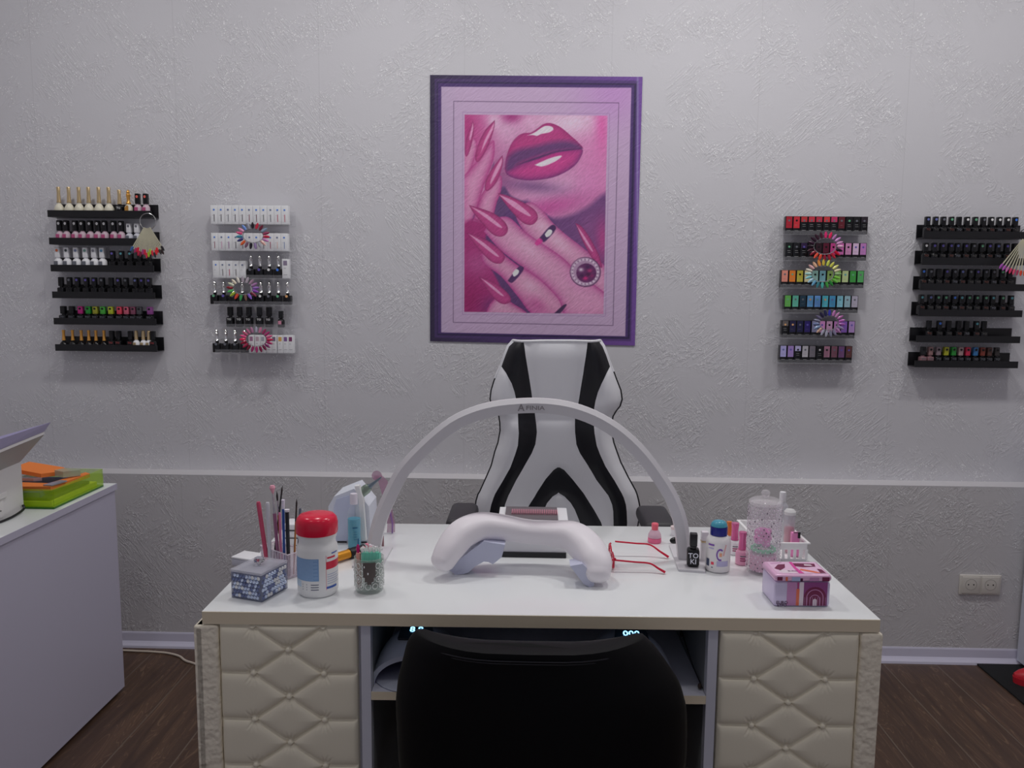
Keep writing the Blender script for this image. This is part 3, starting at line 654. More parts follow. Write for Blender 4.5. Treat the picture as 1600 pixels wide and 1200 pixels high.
def wheel(px, py, rx, ry, cols, label):
    yw = YU-.082
    p = on(px, py, yw); s = yw/FPX
    t = thing('nail_color_palette', label, 'nail colour samples', (p.x, yw, p.z), group=None)
    a_, b_ = rx*s, ry*s
    ring = MB().m(chain); pts = [(a_*math.cos(2*math.pi*k/28), 0, b_*math.sin(2*math.pi*k/28)) for k in range(28)]
    ring.tube(pts, .0012, 6, closed=True)
    for q in pts[::1]: ring.sphere(q, .0022, 6, 4)
    ring.build('ring', t)
    n = len(cols)
    for i, c in enumerate(cols):
        th = math.pi/2-2*math.pi*i/n
        x, z = a_*math.cos(th), b_*math.sin(th)
        o = part('nail_tip', TIP, t, [rgbm(c, .2)], (x, -.002-.0012*(i % 2), z))
        d = math.atan2(z/b_, x/a_*1.0); o.rotation_euler = (0, math.pi/2-th, 0)
        o.scale = (1.05, 1, (.9 if abs(math.cos(th)) < .7 else .95))
wheel(1289, 385, 17, 12, [(190, 40, 100), (200, 30, 80), (150, 100, 150), (170, 120, 170), (180, 130, 170), (185, 140, 165), (30, 20, 30), (170, 20, 45), (165, 30, 50), (140, 25, 45), (130, 20, 45), (190, 60, 40), (200, 70, 50), (110, 20, 40), (50, 14, 30), (28, 16, 26), (50, 25, 45), (40, 18, 36), (48, 20, 36), (60, 18, 36)],
      'oval wheel of red, pink and black nail samples on rack right of poster')
wheel(1285.5, 428, 17, 12, [(180, 160, 60), (170, 180, 70), (170, 170, 70), (190, 190, 110), (190, 185, 150), (120, 150, 100), (110, 170, 60), (90, 160, 60), (40, 120, 50), (60, 140, 60), (70, 160, 150), (50, 110, 120), (90, 140, 170), (130, 165, 180), (110, 170, 175), (140, 180, 175), (190, 185, 170), (190, 150, 150), (200, 160, 130), (200, 130, 60)],
      'oval wheel of yellow, green and blue nail samples on rack right of poster')
wheel(1295, 505, 14, 11, [(50, 50, 150), (160, 100, 150), (160, 110, 150), (150, 90, 140), (160, 90, 160), (140, 80, 150), (130, 120, 150), (150, 110, 150), (120, 115, 140), (110, 110, 130), (150, 150, 165), (140, 140, 155), (170, 140, 120), (110, 130, 160), (95, 105, 140), (110, 110, 130), (90, 85, 110), (35, 30, 60), (30, 30, 70)],
      'oval wheel of navy, lilac and silver nail samples on rack right of poster')
wheel(395.5, 368.5, 16, 10.5, [(30, 22, 30), (175, 40, 60), (100, 30, 50), (120, 140, 160), (130, 50, 80), (165, 30, 60), (170, 110, 160), (190, 150, 140), (140, 140, 150), (130, 110, 150), (30, 26, 34), (110, 80, 100), (205, 90, 50), (60, 60, 110), (50, 120, 140), (190, 70, 110), (190, 130, 160), (90, 120, 180), (130, 130, 140)],
      'oval wheel of multicoloured nail samples on second shelf of rack left of poster')
wheel(380, 451, 15, 9, [(150, 140, 150), (160, 150, 160), (150, 120, 140), (150, 110, 150), (130, 90, 160), (120, 60, 150), (110, 30, 50), (120, 90, 180), (110, 80, 70), (60, 140, 80), (200, 70, 50), (150, 170, 60), (80, 160, 90), (120, 30, 40), (180, 185, 160), (190, 180, 160), (190, 185, 175)],
      'oval wheel of pale, green and violet nail samples on rack left of poster')
wheel(401, 530.5, 16, 10.5, [(150, 150, 165), (180, 110, 140), (140, 50, 90), (150, 50, 100), (190, 90, 130), (170, 30, 70), (150, 40, 90), (110, 40, 90), (100, 24, 60), (110, 24, 60), (150, 50, 100), (140, 40, 90), (110, 30, 50), (150, 40, 70), (130, 24, 50), (205, 40, 80), (210, 70, 120), (160, 70, 100), (160, 90, 120), (150, 100, 130)],
      'oval wheel of raspberry and rose nail samples on bottom shelf left of poster')

def fan(px, py, rr, rmat, spokes, label, rlen, yw):
    p = on(px, py, yw); t = thing('color_sample_fan', label, 'nail colour samples', (p.x, yw, p.z))
    r = rr*yw/FPX
    MB().m(rmat).tube([(r*math.cos(2*math.pi*k/28), 0, r*math.sin(2*math.pi*k/28)) for k in range(28)], .0014, 6, closed=True).build('ring', t)
    ivory = M('ivory_stick', (176, 172, 150), .4, k=.7)
    for i, (ang, c, ln) in enumerate(spokes):
        st = MB().m(ivory); L = ln*yw/FPX
        st.add([(-.001, 0, 0), (.001, 0, 0), (.0022, 0, -L), (-.0022, 0, -L), (-.001, .0012, 0), (.001, .0012, 0), (.0022, .0012, -L), (-.0022, .0012, -L)],
               [(0, 1, 2, 3), (7, 6, 5, 4), (0, 4, 5, 1), (1, 5, 6, 2), (2, 6, 7, 3), (3, 7, 4, 0)], False)
        o = st.build('swatch_stick', t); o.location = (r*.9*math.sin(ang), -.002-.0007*i, -r*.85*math.cos(ang)); o.rotation_euler = (0, -ang, 0)
        q = part('nail_tip', TIP, o, [rgbm(c, .2)], (0, -.0004, -L+.006)); q.rotation_euler = (0, math.pi, 0); q.scale = (.9, .6, .8)
sp = []
cl = [(50, 90, 140), (60, 70, 80), (150, 40, 90), (180, 30, 50), (170, 30, 60), (110, 30, 50), (150, 60, 110), (180, 30, 60), (190, 40, 60), (140, 160, 40), (150, 170, 60), (190, 40, 60), (40, 40, 44), (200, 40, 50), (190, 30, 40), (50, 48, 46), (46, 34, 34), (30, 28, 30)]
for i, c in enumerate(cl): sp.append((-.56+i*.064, c, 37+3*math.sin(i*1.7)))
fan(231, 346, 12.5, M('steel_ring', (150, 150, 150), .25, .9), sp, 'ivory fan of nail samples hanging from a metal ring on the far-left rack', 45, YU-.105)
cl = [(140, 70, 150), (160, 80, 160), (170, 100, 150), (180, 50, 90), (190, 70, 100), (150, 50, 80), (190, 60, 40), (200, 80, 30), (200, 160, 50), (210, 110, 50), (190, 50, 60), (170, 40, 60)]
fan(1603, 367, 9, blk, [(-.62+i*.09, c, 48) for i, c in enumerate(cl)], 'ivory fan of purple to orange nail samples at the right edge of far-right rack', 50, YU-.10)

# ------------------------------------------------------------------ manicure desk
TZ = .75
DR = math.radians(1.0)
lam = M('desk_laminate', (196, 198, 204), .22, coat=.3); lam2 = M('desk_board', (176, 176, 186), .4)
edge = M('desk_edge_band', (190, 178, 156), .5)
leather = M('cream_leatherette', (204, 192, 174), .5)
def fine_leather(m, sc=260, st=.12):
    return noise_bump(m, sc, st, .001)
fine_leather(leather)
wrap = M('embossed_wrap', (196, 188, 172), .55); noise_bump(wrap, 70, 1.0, .006, 1.5)
desk = thing('manicure_desk', 'white manicure desk with cream tufted front panels and open middle bay', 'desk', (-.611, 1.4316, 0), DR)
d = MB().m(lam).box(0, 1.26, 0, .575, TZ-.025, TZ, .0012); d.m(edge).box(.0008, 1.2592, -.0012, .0005, TZ-.0245, TZ-.0008); d.build('desktop', desk)
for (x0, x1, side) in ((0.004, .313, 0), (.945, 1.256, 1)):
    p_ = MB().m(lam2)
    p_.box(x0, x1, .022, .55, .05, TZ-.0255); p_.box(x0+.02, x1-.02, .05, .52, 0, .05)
    p_.m(M('bay_side_shade', (120, 122, 122), .5)).box(*((x1, x1+.0004) if side == 0 else (x0-.0004, x0)), .026, .55, .05, TZ-.0255).m(lam2)  # grey skin puts the bay's shade into the side wall colour
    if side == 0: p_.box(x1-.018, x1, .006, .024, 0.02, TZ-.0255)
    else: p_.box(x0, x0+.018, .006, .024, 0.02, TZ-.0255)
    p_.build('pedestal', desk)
def tuft(x0, x1, z0, z1, cx, zc, dx=.0665, dz=.046):
    sx, sz = .0015, .0015
    nx = int((x1-x0)/sx)+1; nz = int((z1-z0)/sz)+1
    X, Z = np.meshgrid(np.linspace(x0, x1, nx), np.linspace(z0, z1, nz))
    segs = []; btn = []
    for k in range(-2, 9):
        zb = zc-2*dz*k
        c = (cx, zb); l = (cx-dx, zb-dz); r = (cx+dx, zb-dz); lu = (cx-dx, zb+dz); ru = (cx+dx, zb+dz)
        segs += [(c, l), (c, r), (c, lu), (c, ru), (l, (x0-.01, zb-dz+.001)), (r, (x1+.01, zb-dz+.001))]; btn += [c, l, r]
    def dist(a, b_):
        ex, ez = b_[0]-a[0], b_[1]-a[1]; t = np.clip(((X-a[0])*ex+(Z-a[1])*ez)/(ex*ex+ez*ez), 0, 1)
        return np.hypot(X-a[0]-t*ex, Z-a[1]-t*ez)
    D = np.full(X.shape, 1.)
    for a, b_ in segs: D = np.minimum(D, dist(a, b_))
    H = .0075*(1-np.exp(-D/.0065))+.0025*(1-np.exp(-(D/.002)**2))
    for (bx, bz) in btn:
        R_ = np.hypot(X-bx, Z-bz)
        H -= .004*np.exp(-(R_/.009)**2)
        for sg in (-1, 1):
            for fi in (-38, -14, 12, 36):
                f_ = math.radians(fi); ux, uz = math.sin(f_), sg*math.cos(f_)
                tt_ = (X-bx)*ux+(Z-bz)*uz; dd_ = np.abs((X-bx)*uz-(Z-bz)*ux)
                H -= .0028*np.exp(-(dd_/.0016)**2)*np.clip((tt_-.004)/.004, 0, 1)*np.clip(1-(tt_-.010)/.016, 0, 1)
        H = np.maximum(H, np.where(R_ < .0058, .004+.0045*np.sqrt(np.clip(1-(R_/.0058)**2, 0, 1)), -1))
    eg = np.minimum(np.minimum(X-x0, x1-X), np.minimum(Z-z0, z1-Z)); H = H*(1-np.exp(-(eg/.003)**1))
    V = np.stack([X, -H, Z], -1).reshape(-1, 3); ix = np.arange(nx*nz).reshape(nz, nx)
    F = np.stack([ix[:-1, :-1], ix[:-1, 1:], ix[1:, 1:], ix[1:, :-1]], -1).reshape(-1, 4).tolist()
    n0 = len(V); V = V.tolist()+[[x0, .016, z0], [x1, .016, z0], [x1, .016, z1], [x0, .016, z1]]
    F += [list(reversed(ix[0, :].tolist()))+[n0, n0+1], list(reversed(ix[:, -1].tolist()))+[n0+1, n0+2], ix[-1, :].tolist()+[n0+2, n0+3], ix[:, 0].tolist()+[n0+3, n0]]
    F.append([n0+3, n0+2, n0+1, n0])
    me = bpy.data.meshes.new('tufted_panel'); me.from_pydata(V, [], F); me.materials.append(leather)
    me.polygons.foreach_set('use_smooth', [True]*(len(F)-5)+[False]*5); me.update(); return me
part('tufted_panel', tuft(.030, .288, .02, TZ-.027, .159, .675), desk, loc=(0, .006, 0))
part('tufted_panel', tuft(.967, 1.225, .02, TZ-.028, 1.098, .676), desk, loc=(0, .006, 0))
MB().m(wrap).box(-.016, .0295, -.004, .03, .01, TZ-.027, .006).box(-.016, .004, -.004, .56, .01, TZ-.027, .005).build('corner_wrap', desk)
MB().m(wrap).box(1.2255, 1.266, -.004, .03, .01, TZ-.027, .006).box(1.256, 1.266, -.004, .56, .01, TZ-.027, .0045).build('corner_wrap', desk)
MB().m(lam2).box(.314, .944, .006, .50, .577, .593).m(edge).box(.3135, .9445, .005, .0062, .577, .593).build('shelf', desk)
MB().m(M('bay_back_shade', (92, 94, 90), .6)).box(.3135, .9445, .502, .516, .04, TZ-.0255).build('back_panel', desk)  # shade cast by the desktop is put into this grey
MB().m(M('shaded_panel', (60, 54, 50), .6)).box(.3135, .9445, .44, .455, .04, .576).build('modesty_panel', desk)  # dark brown paints in the shade below the shelf
hook = M('bronze_hook', (60, 50, 44), .4, .6)
wire = MB().m(hook); wire.tube([(.943, .03, .597), (.941, .10, .603), (.940, .22, .625), (.940, .34, .66), (.940, .42, .70)], .001, 6)
for q in ((.938, .03, .600), (.938, .21, .624), (.938, .31, .652)): wire.sphere(q, .006, 8, 6, (.7, 1, 1))
wire.build('cable', desk)

# nail lamps on the shelf inside the bay
def dk_(x, y, z=0):
    r = rot((x, y), DR); return (r[0]-.611, r[1]+1.4316, z)
uvw = M('lamp_shell_white', (150, 154, 166), .3); uvb = M('lamp_display', (8, 9, 14), .1); uvl = M('lamp_violet', (96, 86, 130), .3)
digit = M('lamp_digits', (120, 190, 255), .5, emit=4)
def nail_lamp(x, y, z, label, txt):
    t = thing('nail_lamp', label, 'nail lamp', (x, y, z), DR)
    s = MB().m(uvw); n = 20; L = .17
    rows = []
    for j in range(9):
        v = j/8; yy = -.085+L*v
        rr = .085*(1-.25*v**2) if v < 1 else .06; hh = (.058+.028*math.sin(math.pi*min(1, v*1.15+.02)**.9)) if j else .060
        rows.append([(rr*math.cos(math.pi*k/n), yy, max(0, hh*math.sin(math.pi*k/n))) for k in range(n+1)])
    for j in range(8):
        s.add(rows[j]+rows[j+1], [(k, k+1, n+2+k, n+1+k) for k in range(n)])
    inn = [(.076*math.cos(math.pi*k/n), -.085, .051*math.sin(math.pi*k/n)) for k in range(n+1)]
    s.add(rows[0]+inn, [(k, k+1, n+2+k, n+1+k) for k in range(n)], False)
    s.add(rows[8], [tuple(range(n+1))], False); s.build('shell', t)
    s = MB().m(uvl); inn2 = [(p[0]*.95, .07, p[2]*.95) for p in inn]
    s.add(inn+inn2, [(k, k+1, n+2+k, n+1+k) for k in range(n)]); s.add(inn2, [tuple(range(n+1))], False); s.build('inner_liner', t)
    MB().m(uvw).lathe([(.001, 0), (.080, 0), (.082, .002), (.078, .004), (.001, .004)], 36, (0, -.045, 0), 1, .9).build('base_plate', t)
    dsp = MB().m(uvb).prism([(-.035, -.060, .083), (.035, -.060, .083), (.028, -.02, .1035), (-.028, -.02, .1035)], (0, .004, -.006))
    o = dsp.build('display', t)
    g = MB().m(digit); V, F = text_geo(txt)
    g.add([(vx*.022, -.043+vy*.017*.88, .0935+vy*.017*.47) for vx, vy in V], F, False); g.build('digits', o)
    return t
nail_lamp(-.222, 1.555, .5935, 'white nail lamp with lit display at left on the shelf under the desktop', '8.8')
nail_lamp(.197, 1.556, .5935, 'nail lamp showing three lit zeros at right on the shelf under the desktop', '000')

# ------------------------------------------------------------------ arch lamp
archm = M('lamp_white_metal', (176, 174, 178), .4)
pts = [(25, 1055), (36, 970), (52, 890), (75, 820), (110, 740), (150, 660), (200, 590), (300, 490), (400, 410), (500, 362), (600, 335), (700, 323), (800, 320), (900, 328), (1000, 352), (1100, 395), (1200, 462), (1300, 560), (1400, 700), (1450, 800), (1478, 900), (1492, 1040)]
t = thing('arch_desk_lamp', 'white semicircular arch lamp spanning the white desktop', 'lamp', (.0, 1.74, TZ))
def ay(x): return 1.725+.035*(x-25)/1467
P = []
for (x, y) in spline([tuple(map(float, p)) for p in pts], 3):
    p = on(x/2.857+560, y/2.857+510, ay(x)); P.append(p)
z0 = TZ+.004; P[0].z = z0; P[-1].z = z0
s = MB().m(archm); vs = []; n = len(P)
for i, p in enumerate(P):
    tg = (P[min(i+1, n-1)]-P[max(i-1, 0)]).normalized(); inn = Vector((tg.z, 0, -tg.x)); 
    if i in (0, n-1): inn = Vector((1 if i == 0 else -1, 0, 0))
    for (r, dy) in ((.032, -.006), (.011, -.006), (.001, .004), (.001, .014), (.032, .014)): vs.append(p+inn*r+Vector((0, dy, 0)))
s.add(vs, [(i*5+k, i*5+(k+1) % 5, (i+1)*5+(k+1) % 5, (i+1)*5+k) for i in range(n-1) for k in range(5)]+[tuple(range(5)), tuple(n*5-5+k for k in range(5))], True)
arch = s.build('arch', t, True)
tt = MB().m(M('lamp_logo_grey', (118, 114, 118), .5))
c0 = on(832, 635.5, 1.7335)
tt.text('A', .021, (c0.x-.0245, c0.y, c0.z-.003), dz=0); tt.text('FINIA', .0125, (c0.x+.006, c0.y, c0.z-.003), dz=0, xs=1.35)
o = tt.build('lettering', None); o.location = (0, 0, 0)
for v in o.data.vertices: v.co -= t.location
o.parent = arch
MB().m(archm).prism([fl(1045, 853, TZ), fl(1060, 893, TZ), fl(1102, 896, TZ), fl(1100, 853, TZ)], (0, 0, .005)).build('base_plate', t, True)
a = fl(585, 877, TZ)
MB().m(archm).box(a.x-.04, a.x+.025, a.y-.045, a.y+.09, TZ, TZ+.005, .001).build('base_plate', t, True)

# ------------------------------------------------------------------ arm rest
skinw = M('armrest_leather', (200, 194, 200), .42); fine_leather(skinw, 300, .05)
lilac = M('armrest_plastic', (165, 167, 186), .4)
t = thing('arm_rest', 'white padded crescent arm rest in the middle of the desktop', 'arm rest', (0, 1.68, TZ))
cl = [(378, 1045, 1.625, .026, .022), (410, 990, 1.64, .031, .025), (465, 925, 1.665, .035, .027), (545, 893, 1.69, .038, .028), (640, 897, 1.70, .036, .026), (755, 915, 1.705, .034, .024), (860, 922, 1.70, .035, .025), (950, 935, 1.685, .038, .029), (1015, 985, 1.655, .037, .029), (1058, 1050, 1.62, .034, .026), (1068, 1098, 1.60, .027, .021)]
C5 = spline(cl, 6); ctr = [on(c[0]/2.857+560, c[1]/2.857+510, c[2]) for c in C5]
s = MB().m(skinw); vs = []; n = len(ctr); m_ = 28
def ringpts(c, tg, a_, b_):
    sd = tg.cross(Vector((0, 0, 1))); sd.normalize(); up = sd.cross(tg).normalized(); o_ = []
    for k in range(m_):
        q = 2*math.pi*k/m_; cq, sq = math.cos(q), math.sin(q)
        e = .78; o_.append(c+sd*a_*math.copysign(abs(cq)**e, cq)+up*b_*math.copysign(abs(sq)**e, sq))
    return o_
rings = []
tgs = [(ctr[min(i+1, n-1)]-ctr[max(i-1, 0)]).normalized() for i in range(n)]
for k in range(5, 0, -1):
    q = k/5*math.pi/2; rings.append(ringpts(ctr[0]-tgs[0]*C5[0][3]*.8*math.sin(q), tgs[0], max(.0008, C5[0][3]*math.cos(q)), max(.0008, C5[0][4]*math.cos(q))))
for i in range(n): rings.append(ringpts(ctr[i], tgs[i], C5[i][3], C5[i][4]))
for k in range(1, 6):
    q = k/5*math.pi/2; rings.append(ringpts(ctr[-1]+tgs[-1]*C5[-1][3]*.8*math.sin(q), tgs[-1], max(.0008, C5[-1][3]*math.cos(q)), max(.0008, C5[-1][4]*math.cos(q))))
vs = [p for r_ in rings for p in r_]
s.add(vs, [(i*m_+k, i*m_+(k+1) % m_, (i+1)*m_+(k+1) % m_, (i+1)*m_+k) for i in range(len(rings)-1) for k in range(m_)]+[tuple(range(m_)), tuple((len(rings)-1)*m_+k for k in range(m_))])
s.build('cushion', t, True)
def footp(poly, Y, d):
    return MB().m(lilac).prism([on(x/2.857+560, y/2.857+510, Y) for x, y in poly], (0, d, 0), False)
footp([(395, 1078), (432, 1109), (470, 1106), (492, 1098), (520, 1072), (560, 1050), (580, 1052), (600, 1062), (640, 1030), (655, 975), (560, 960), (450, 1040)], 1.648, .045).build('foot', t, True)
footp([(945, 1070), (975, 1110), (1005, 1150), (1035, 1166), (1052, 1158), (1052, 1110), (1000, 1060)], 1.59, .04).build('foot', t, True)

# ------------------------------------------------------------------ dust collector behind the arm rest
t = thing('dust_collector', 'white nail dust collector with pink bristle grille behind the arm rest', 'dust collector', (.01, 1.84, TZ))
MB().m(wht).prism([(-.075, 1.768, TZ+.012), (-.075, 1.91, TZ+.012), (-.075, 1.91, TZ+.076), (-.075, 1.775, TZ+.074)], (.160, 0, 0)).build('body', t, True)
MB().m(blk).box(-.07, .08, 1.765, 1.90, TZ, TZ+.0118).build('base', t, True)
g = MB().m(M('grille_grey', (90, 84, 88), .5)).box(-.06, .062, 1.80, 1.905, TZ+.0765, TZ+.079)
g.build('grille', t, True)
g = MB().m(M('bristle_pink', (170, 110, 125), .5))
for k in range(26): g.box(-.045+k*.0042, -.0432+k*.0042, 1.835, 1.87, TZ+.0795, TZ+.083)
g.build('bristle_strip', t, True)

# ------------------------------------------------------------------ glasses
redm = M('red_frame', (168, 20, 48), .25)
t = thing('eyeglasses', 'red framed eyeglasses with open temples lying right of the arm rest', 'glasses', (.24, 1.74, TZ))
h1 = on(961, 846, 1.79); b1 = on(1015, 851, 1.79); e1 = fl(1044.8, 870.5, TZ+.004); h2 = on(955.5, 874.7, 1.685); b2 = on(1015, 880.3, 1.685); e2 = fl(1039.5, 894.3, TZ+.004)
for h_, b_, e_ in ((h1, b1, e1), (h2, b2, e2)):
    q = spline([tuple(h_), tuple(h_*.4+b_*.6), tuple(b_), tuple(b_*.45+e_*.55), tuple(e_)], 5)
    nq = len(q); MB().m(redm).tube(q, .0022, 8, rs=[.0027+.0016*max(0, (i/nq-.55)*2.2) for i in range(nq)], flat=.7).build('temple', t, True)
f = MB().m(redm); ym = (h1.y+h2.y)/2; xf = (h1.x+h2.x)/2-.004; zt = (h1.z+h2.z)/2+.002; zb = TZ+.003
for sg in (-1, 1):
    yc = ym+sg*.029; a_, b_ = .0235, (zt-zb)/2
    f.tube([(xf+.004*math.cos(2*math.pi*k/24)*0, yc+a_*math.copysign(abs(math.cos(2*math.pi*k/24))**.7, math.cos(2*math.pi*k/24)), (zt+zb)/2+b_*math.copysign(abs(math.sin(2*math.pi*k/24))**.7, math.sin(2*math.pi*k/24))) for k in range(24)], .0021, 6, closed=True)
    f.tube([(xf, yc+sg*a_, zt-.006), (xf+.004, ym+sg*.0525, zt-.002)], .002, 6)
f.tube([(xf, ym-.007, zt-.008), (xf-.001, ym, zt-.005), (xf, ym+.007, zt-.008)], .0016, 6)
f.build('frame', t, True)
glass = M('clear_glass', (240, 242, 245), .03, trans=1, ior=1.45, k=1); thin = M('thin_lens', (230, 235, 240), .05, alpha=.12, k=1)
for sg in (-1, 1):
    yc = ym+sg*.029; MB().m(thin).prism([(xf, yc+.022*math.cos(2*math.pi*k/20), (zt+zb)/2+(zt-zb)*.46*math.sin(2*math.pi*k/20)) for k in range(20)], (.0012, 0, 0)).build('lens', t, True)

# ------------------------------------------------------------------ desktop, left side
frost = M('frosted_plastic', (205, 205, 212), .35, alpha=.55, k=.8)
def patch(b, c, r, a0, a1, z0, z1, mat, sy=1, n=10):
    b.m(mat); A = [math.radians(a0+(a1-a0)*k/n) for k in range(n+1)]
    vs = [(c[0]+r*math.cos(a), c[1]+r*math.sin(a)*sy, c[2]+z) for z in (z0, z1) for a in A]
    return b.add(vs, [(k, k+1, n+2+k, n+1+k) for k in range(n)])
# crystal box
F_ = fl(406.7, 941, TZ); L_c = fl(359.7, 933, TZ); R_c = fl(451.7, 919, TZ)
ang = math.atan2((F_-L_c).y, (F_-L_c).x); wX = (F_-L_c).length; wY = (R_c-F_).length
crys = M('cut_crystal', (205, 210, 226), .06, trans=.88, ior=1.5, k=.85)
cc = (L_c+R_c)/2
t = thing('crystal_box', 'faceted clear crystal box with round knob lid at front left of desktop', 'box', tuple(cc), ang)
s = MB().m(M('crystal_wall', (150, 156, 180), .08, alpha=.5, k=.9))
hx, hy, hz = wX/2, wY/2, .052
s.box(-hx+.0, hx, -hy, hy, 0, .003)
th = .0035
s.box(-hx, hx, -hy, -hy+th, .003, hz).box(-hx, hx, hy-th, hy, .003, hz).box(-hx, -hx+th, -hy+th, hy-th, .003, hz).box(hx-th, hx, -hy+th, hy-th, .003, hz)
stm = M('crystal_stud', (170, 180, 205), .05, .92)
s.build('bowl', t); s = MB().m(stm)
srnd = random.Random(9); stm2 = M('crystal_stud_shade', (96, 104, 134), .08, .75); stm3 = M('crystal_stud_glint', (215, 220, 232), .1, .3)  # darker and brighter stud copies paint in the crystal's shade and glints
def stud(c, nrm, r):
    s.m(srnd.choice((stm, stm, stm2, stm2, stm3)))
    n_ = Vector(nrm); u = n_.cross(Vector((0, 0, 1))); r *= .98; d2 = lambda q, rr, h: [Vector(c)+n_*h+(u*math.cos(a*math.pi/3+q)+Vector((0, 0, 1))*math.sin(a*math.pi/3+q))*rr for a in range(6)]
    vs = [Vector(c)+n_*.0026]+d2(0, r*.55, .0019)+d2(0, r, .0)
    s.add(vs, [(0, 1+k, 1+(k+1) % 6) for k in range(6)]+[(1+k, 7+k, 7+(k+1) % 6, 1+(k+1) % 6) for k in range(6)], False)
for rz_ in range(6):
    for k in range(9):
        o_ = (.5 if rz_ % 2 else 0)
        x = -hx+.005+(k+o_)*(2*hx-.008)/9; z = .007+rz_*.0078
        if x < hx-.003: stud((x, -hy, z), (0, -1, 0), .0042); stud((x, hy, z), (0, 1, 0), .0042)
        y = -hy+.005+(k+o_)*(2*hy-.008)/9
        if y < hy-.003: stud((hx, y, z), (1, 0, 0), .0045); stud((-hx, y, z), (-1, 0, 0), .0045)
s.build('studs', t)
MB().m(M('dark_foam', (100, 106, 130), .5)).box(-hx+.006, hx-.006, -hy+.006, hy-.006, .0035, .040, .003).build('lining', t)
lid = MB().m(M('lid_crystal', (215, 215, 226), .08, alpha=.4, k=.9)); lid.box(-hx-.001, hx+.001, -hy-.001, hy+.001, hz+.0005, hz+.0055, .001)
lo_ = lid.build('lid', t)
MB().m(glass).lathe([(.003, 0), (.004, .003), (.010, .006), (.011, .010), (.008, .014), (.002, .016)], 9, (0, 0, hz+.0058), smooth=False).build('knob', lo_)
# grey case behind it
a = fl(366, 886, TZ)
t = thing('small_case', 'small pale grey case behind the crystal box at left edge of desktop', 'case', (a.x+.022, a.y+.02, TZ), ang)
MB().m(M('case_grey', (170, 170, 180), .4)).box(-.025, .035, -.022, .022, 0, .016, .003).build('case_body', t); MB().m(wht).box(-.0255, .0355, -.0225, .0225, .0162, .021, .002).build('lid', t)
# white tub
tubc = (-.4205, 1.507+.03, TZ)
t = thing('wipes_tub', 'white plastic wipes tub with domed red lid at left of desktop', 'tub', tubc)
tw = M('tub_white', (205, 203, 208), .3)
r_ = .0396
MB().m(tw).lathe([(.034, 0), (.0375, .003), (r_, .010), (r_, .092), (.0385, .098), (.0362, .102), (.0356, .107), (.0360, .112), (.0378, .116), (.0378, .122)], 48).build('tub_body', t)
lb = MB(); R_ = r_+.0003; tex = M('label_blue', (110, 140, 178), .5); tr_ = M('label_red', (180, 36, 60), .4); tb_ = M('label_navy', (50, 80, 150), .4); ln_ = M('label_ink', (60, 66, 90), .5); lw_ = M('label_pale', (170, 185, 205), .5)
fa = -75
patch(lb, (0, 0, 0), R_, fa-84, fa+3, .036, .080, tex); patch(lb, (0, 0, 0), R_, fa-84, fa-52, .022, .035, lw_)
for k in range(17): patch(lb, (0, 0, 0), R_+.0002, fa-80, fa+(0 if k % 3 else -12), .0385+k*.0024, .0391+k*.0024, M('label_line', (150, 175, 205), .5))
patch(lb, (0, 0, 0), R_, fa+24, fa+82, .057, .072, tr_); patch(lb, (0, 0, 0), R_, fa+24, fa+62, .018, .0225, tb_); patch(lb, (0, 0, 0), R_, fa+23.3, fa+24.2, .016, .085, tr_)
for k in range(5): patch(lb, (0, 0, 0), R_, fa+27, fa+(74 - 6*(k % 2)), .028+k*.0045, .0286+k*.0045, tb_)
patch(lb, (0, 0, 0), R_, fa+27, fa+56, .078, .0815, tr_); patch(lb, (0, 0, 0), R_, fa+42, fa+68, .086, .0885, tb_)
for k in range(3):
    for j in range(3): patch(lb, (0, 0, 0), R_, fa-46+j*13, fa-46+j*13+(2 if j < 2 else 22), .018+k*.005, .0195+k*.005, ln_)
lb.build('label', t)
MB().m(M('red_lid', (186, 24, 52), .22)).lathe([(.0372, .1225), (.0398, .1228), (.0405, .126), (.0405, .143), (.0385, .152), (.033, .158), (.020, .161), (.001, .1615)], 48).build('lid', t)
# glass cup with brushes
cupc = (-.3215, 1.528+.024, TZ)
t = thing('glass_cup', 'patterned glass cup holding nail brushes left of the arm rest', 'cup', cupc)
MB().m(M('cup_glass', (175, 190, 182), .08, alpha=.34, k=.9)).lathe([(.0255, 0), (.0275, .004), (.0285, .02), (.0295, .070), (.0275, .070), (.0268, .02), (.0255, .008), (.001, .008)], 40).build('glass', t)
pt = MB().m(M('cup_silver', (205, 207, 210), .25, .2))
for rr in range(4):
    for k in range(13):
        a0 = 2*math.pi*(k+(.5 if rr % 2 else 0))/13; z_ = .017+rr*.0135; R2_ = .0293+.00002*z_
        pt.tube([(R2_*math.cos(a0+.19*math.cos(q*math.pi/4)), R2_*math.sin(a0+.19*math.cos(q*math.pi/4)), z_+.0058*math.sin(q*math.pi/4)) for q in range(8)], .0006, 4, closed=True)
        if (k+rr) % 3 == 0: pt.sphere((R2_*math.cos(a0), R2_*math.sin(a0), z_), .0028, 6, 4, (.6, .6, 1))
pt.build('pattern', t)
pb_ = MB(); fa2 = -78
patch(pb_, (0, 0, 0), .0300, fa2-24, fa2+24, .036, .066, M('brown_tag', (70, 62, 60), .5)); patch(pb_, (0, 0, 0), .0300, fa2-17, fa2+17, .027, .036, M('brown_tag')); patch(pb_, (0, 0, 0), .0300, fa2-8, fa2+8, .022, .027, M('brown_tag'))
pb_.build('tag_patch', t)
t2 = thing('nail_brush', 'green bristled nail brush standing in the glass cup', 'brush', (cupc[0]+.006, cupc[1]-.004, TZ+.0085))
MB().m(M('brush_handle', (80, 60, 60), .4)).box(-.014, .014, -.004, .004, 0, .052, .002).build('handle', t2)
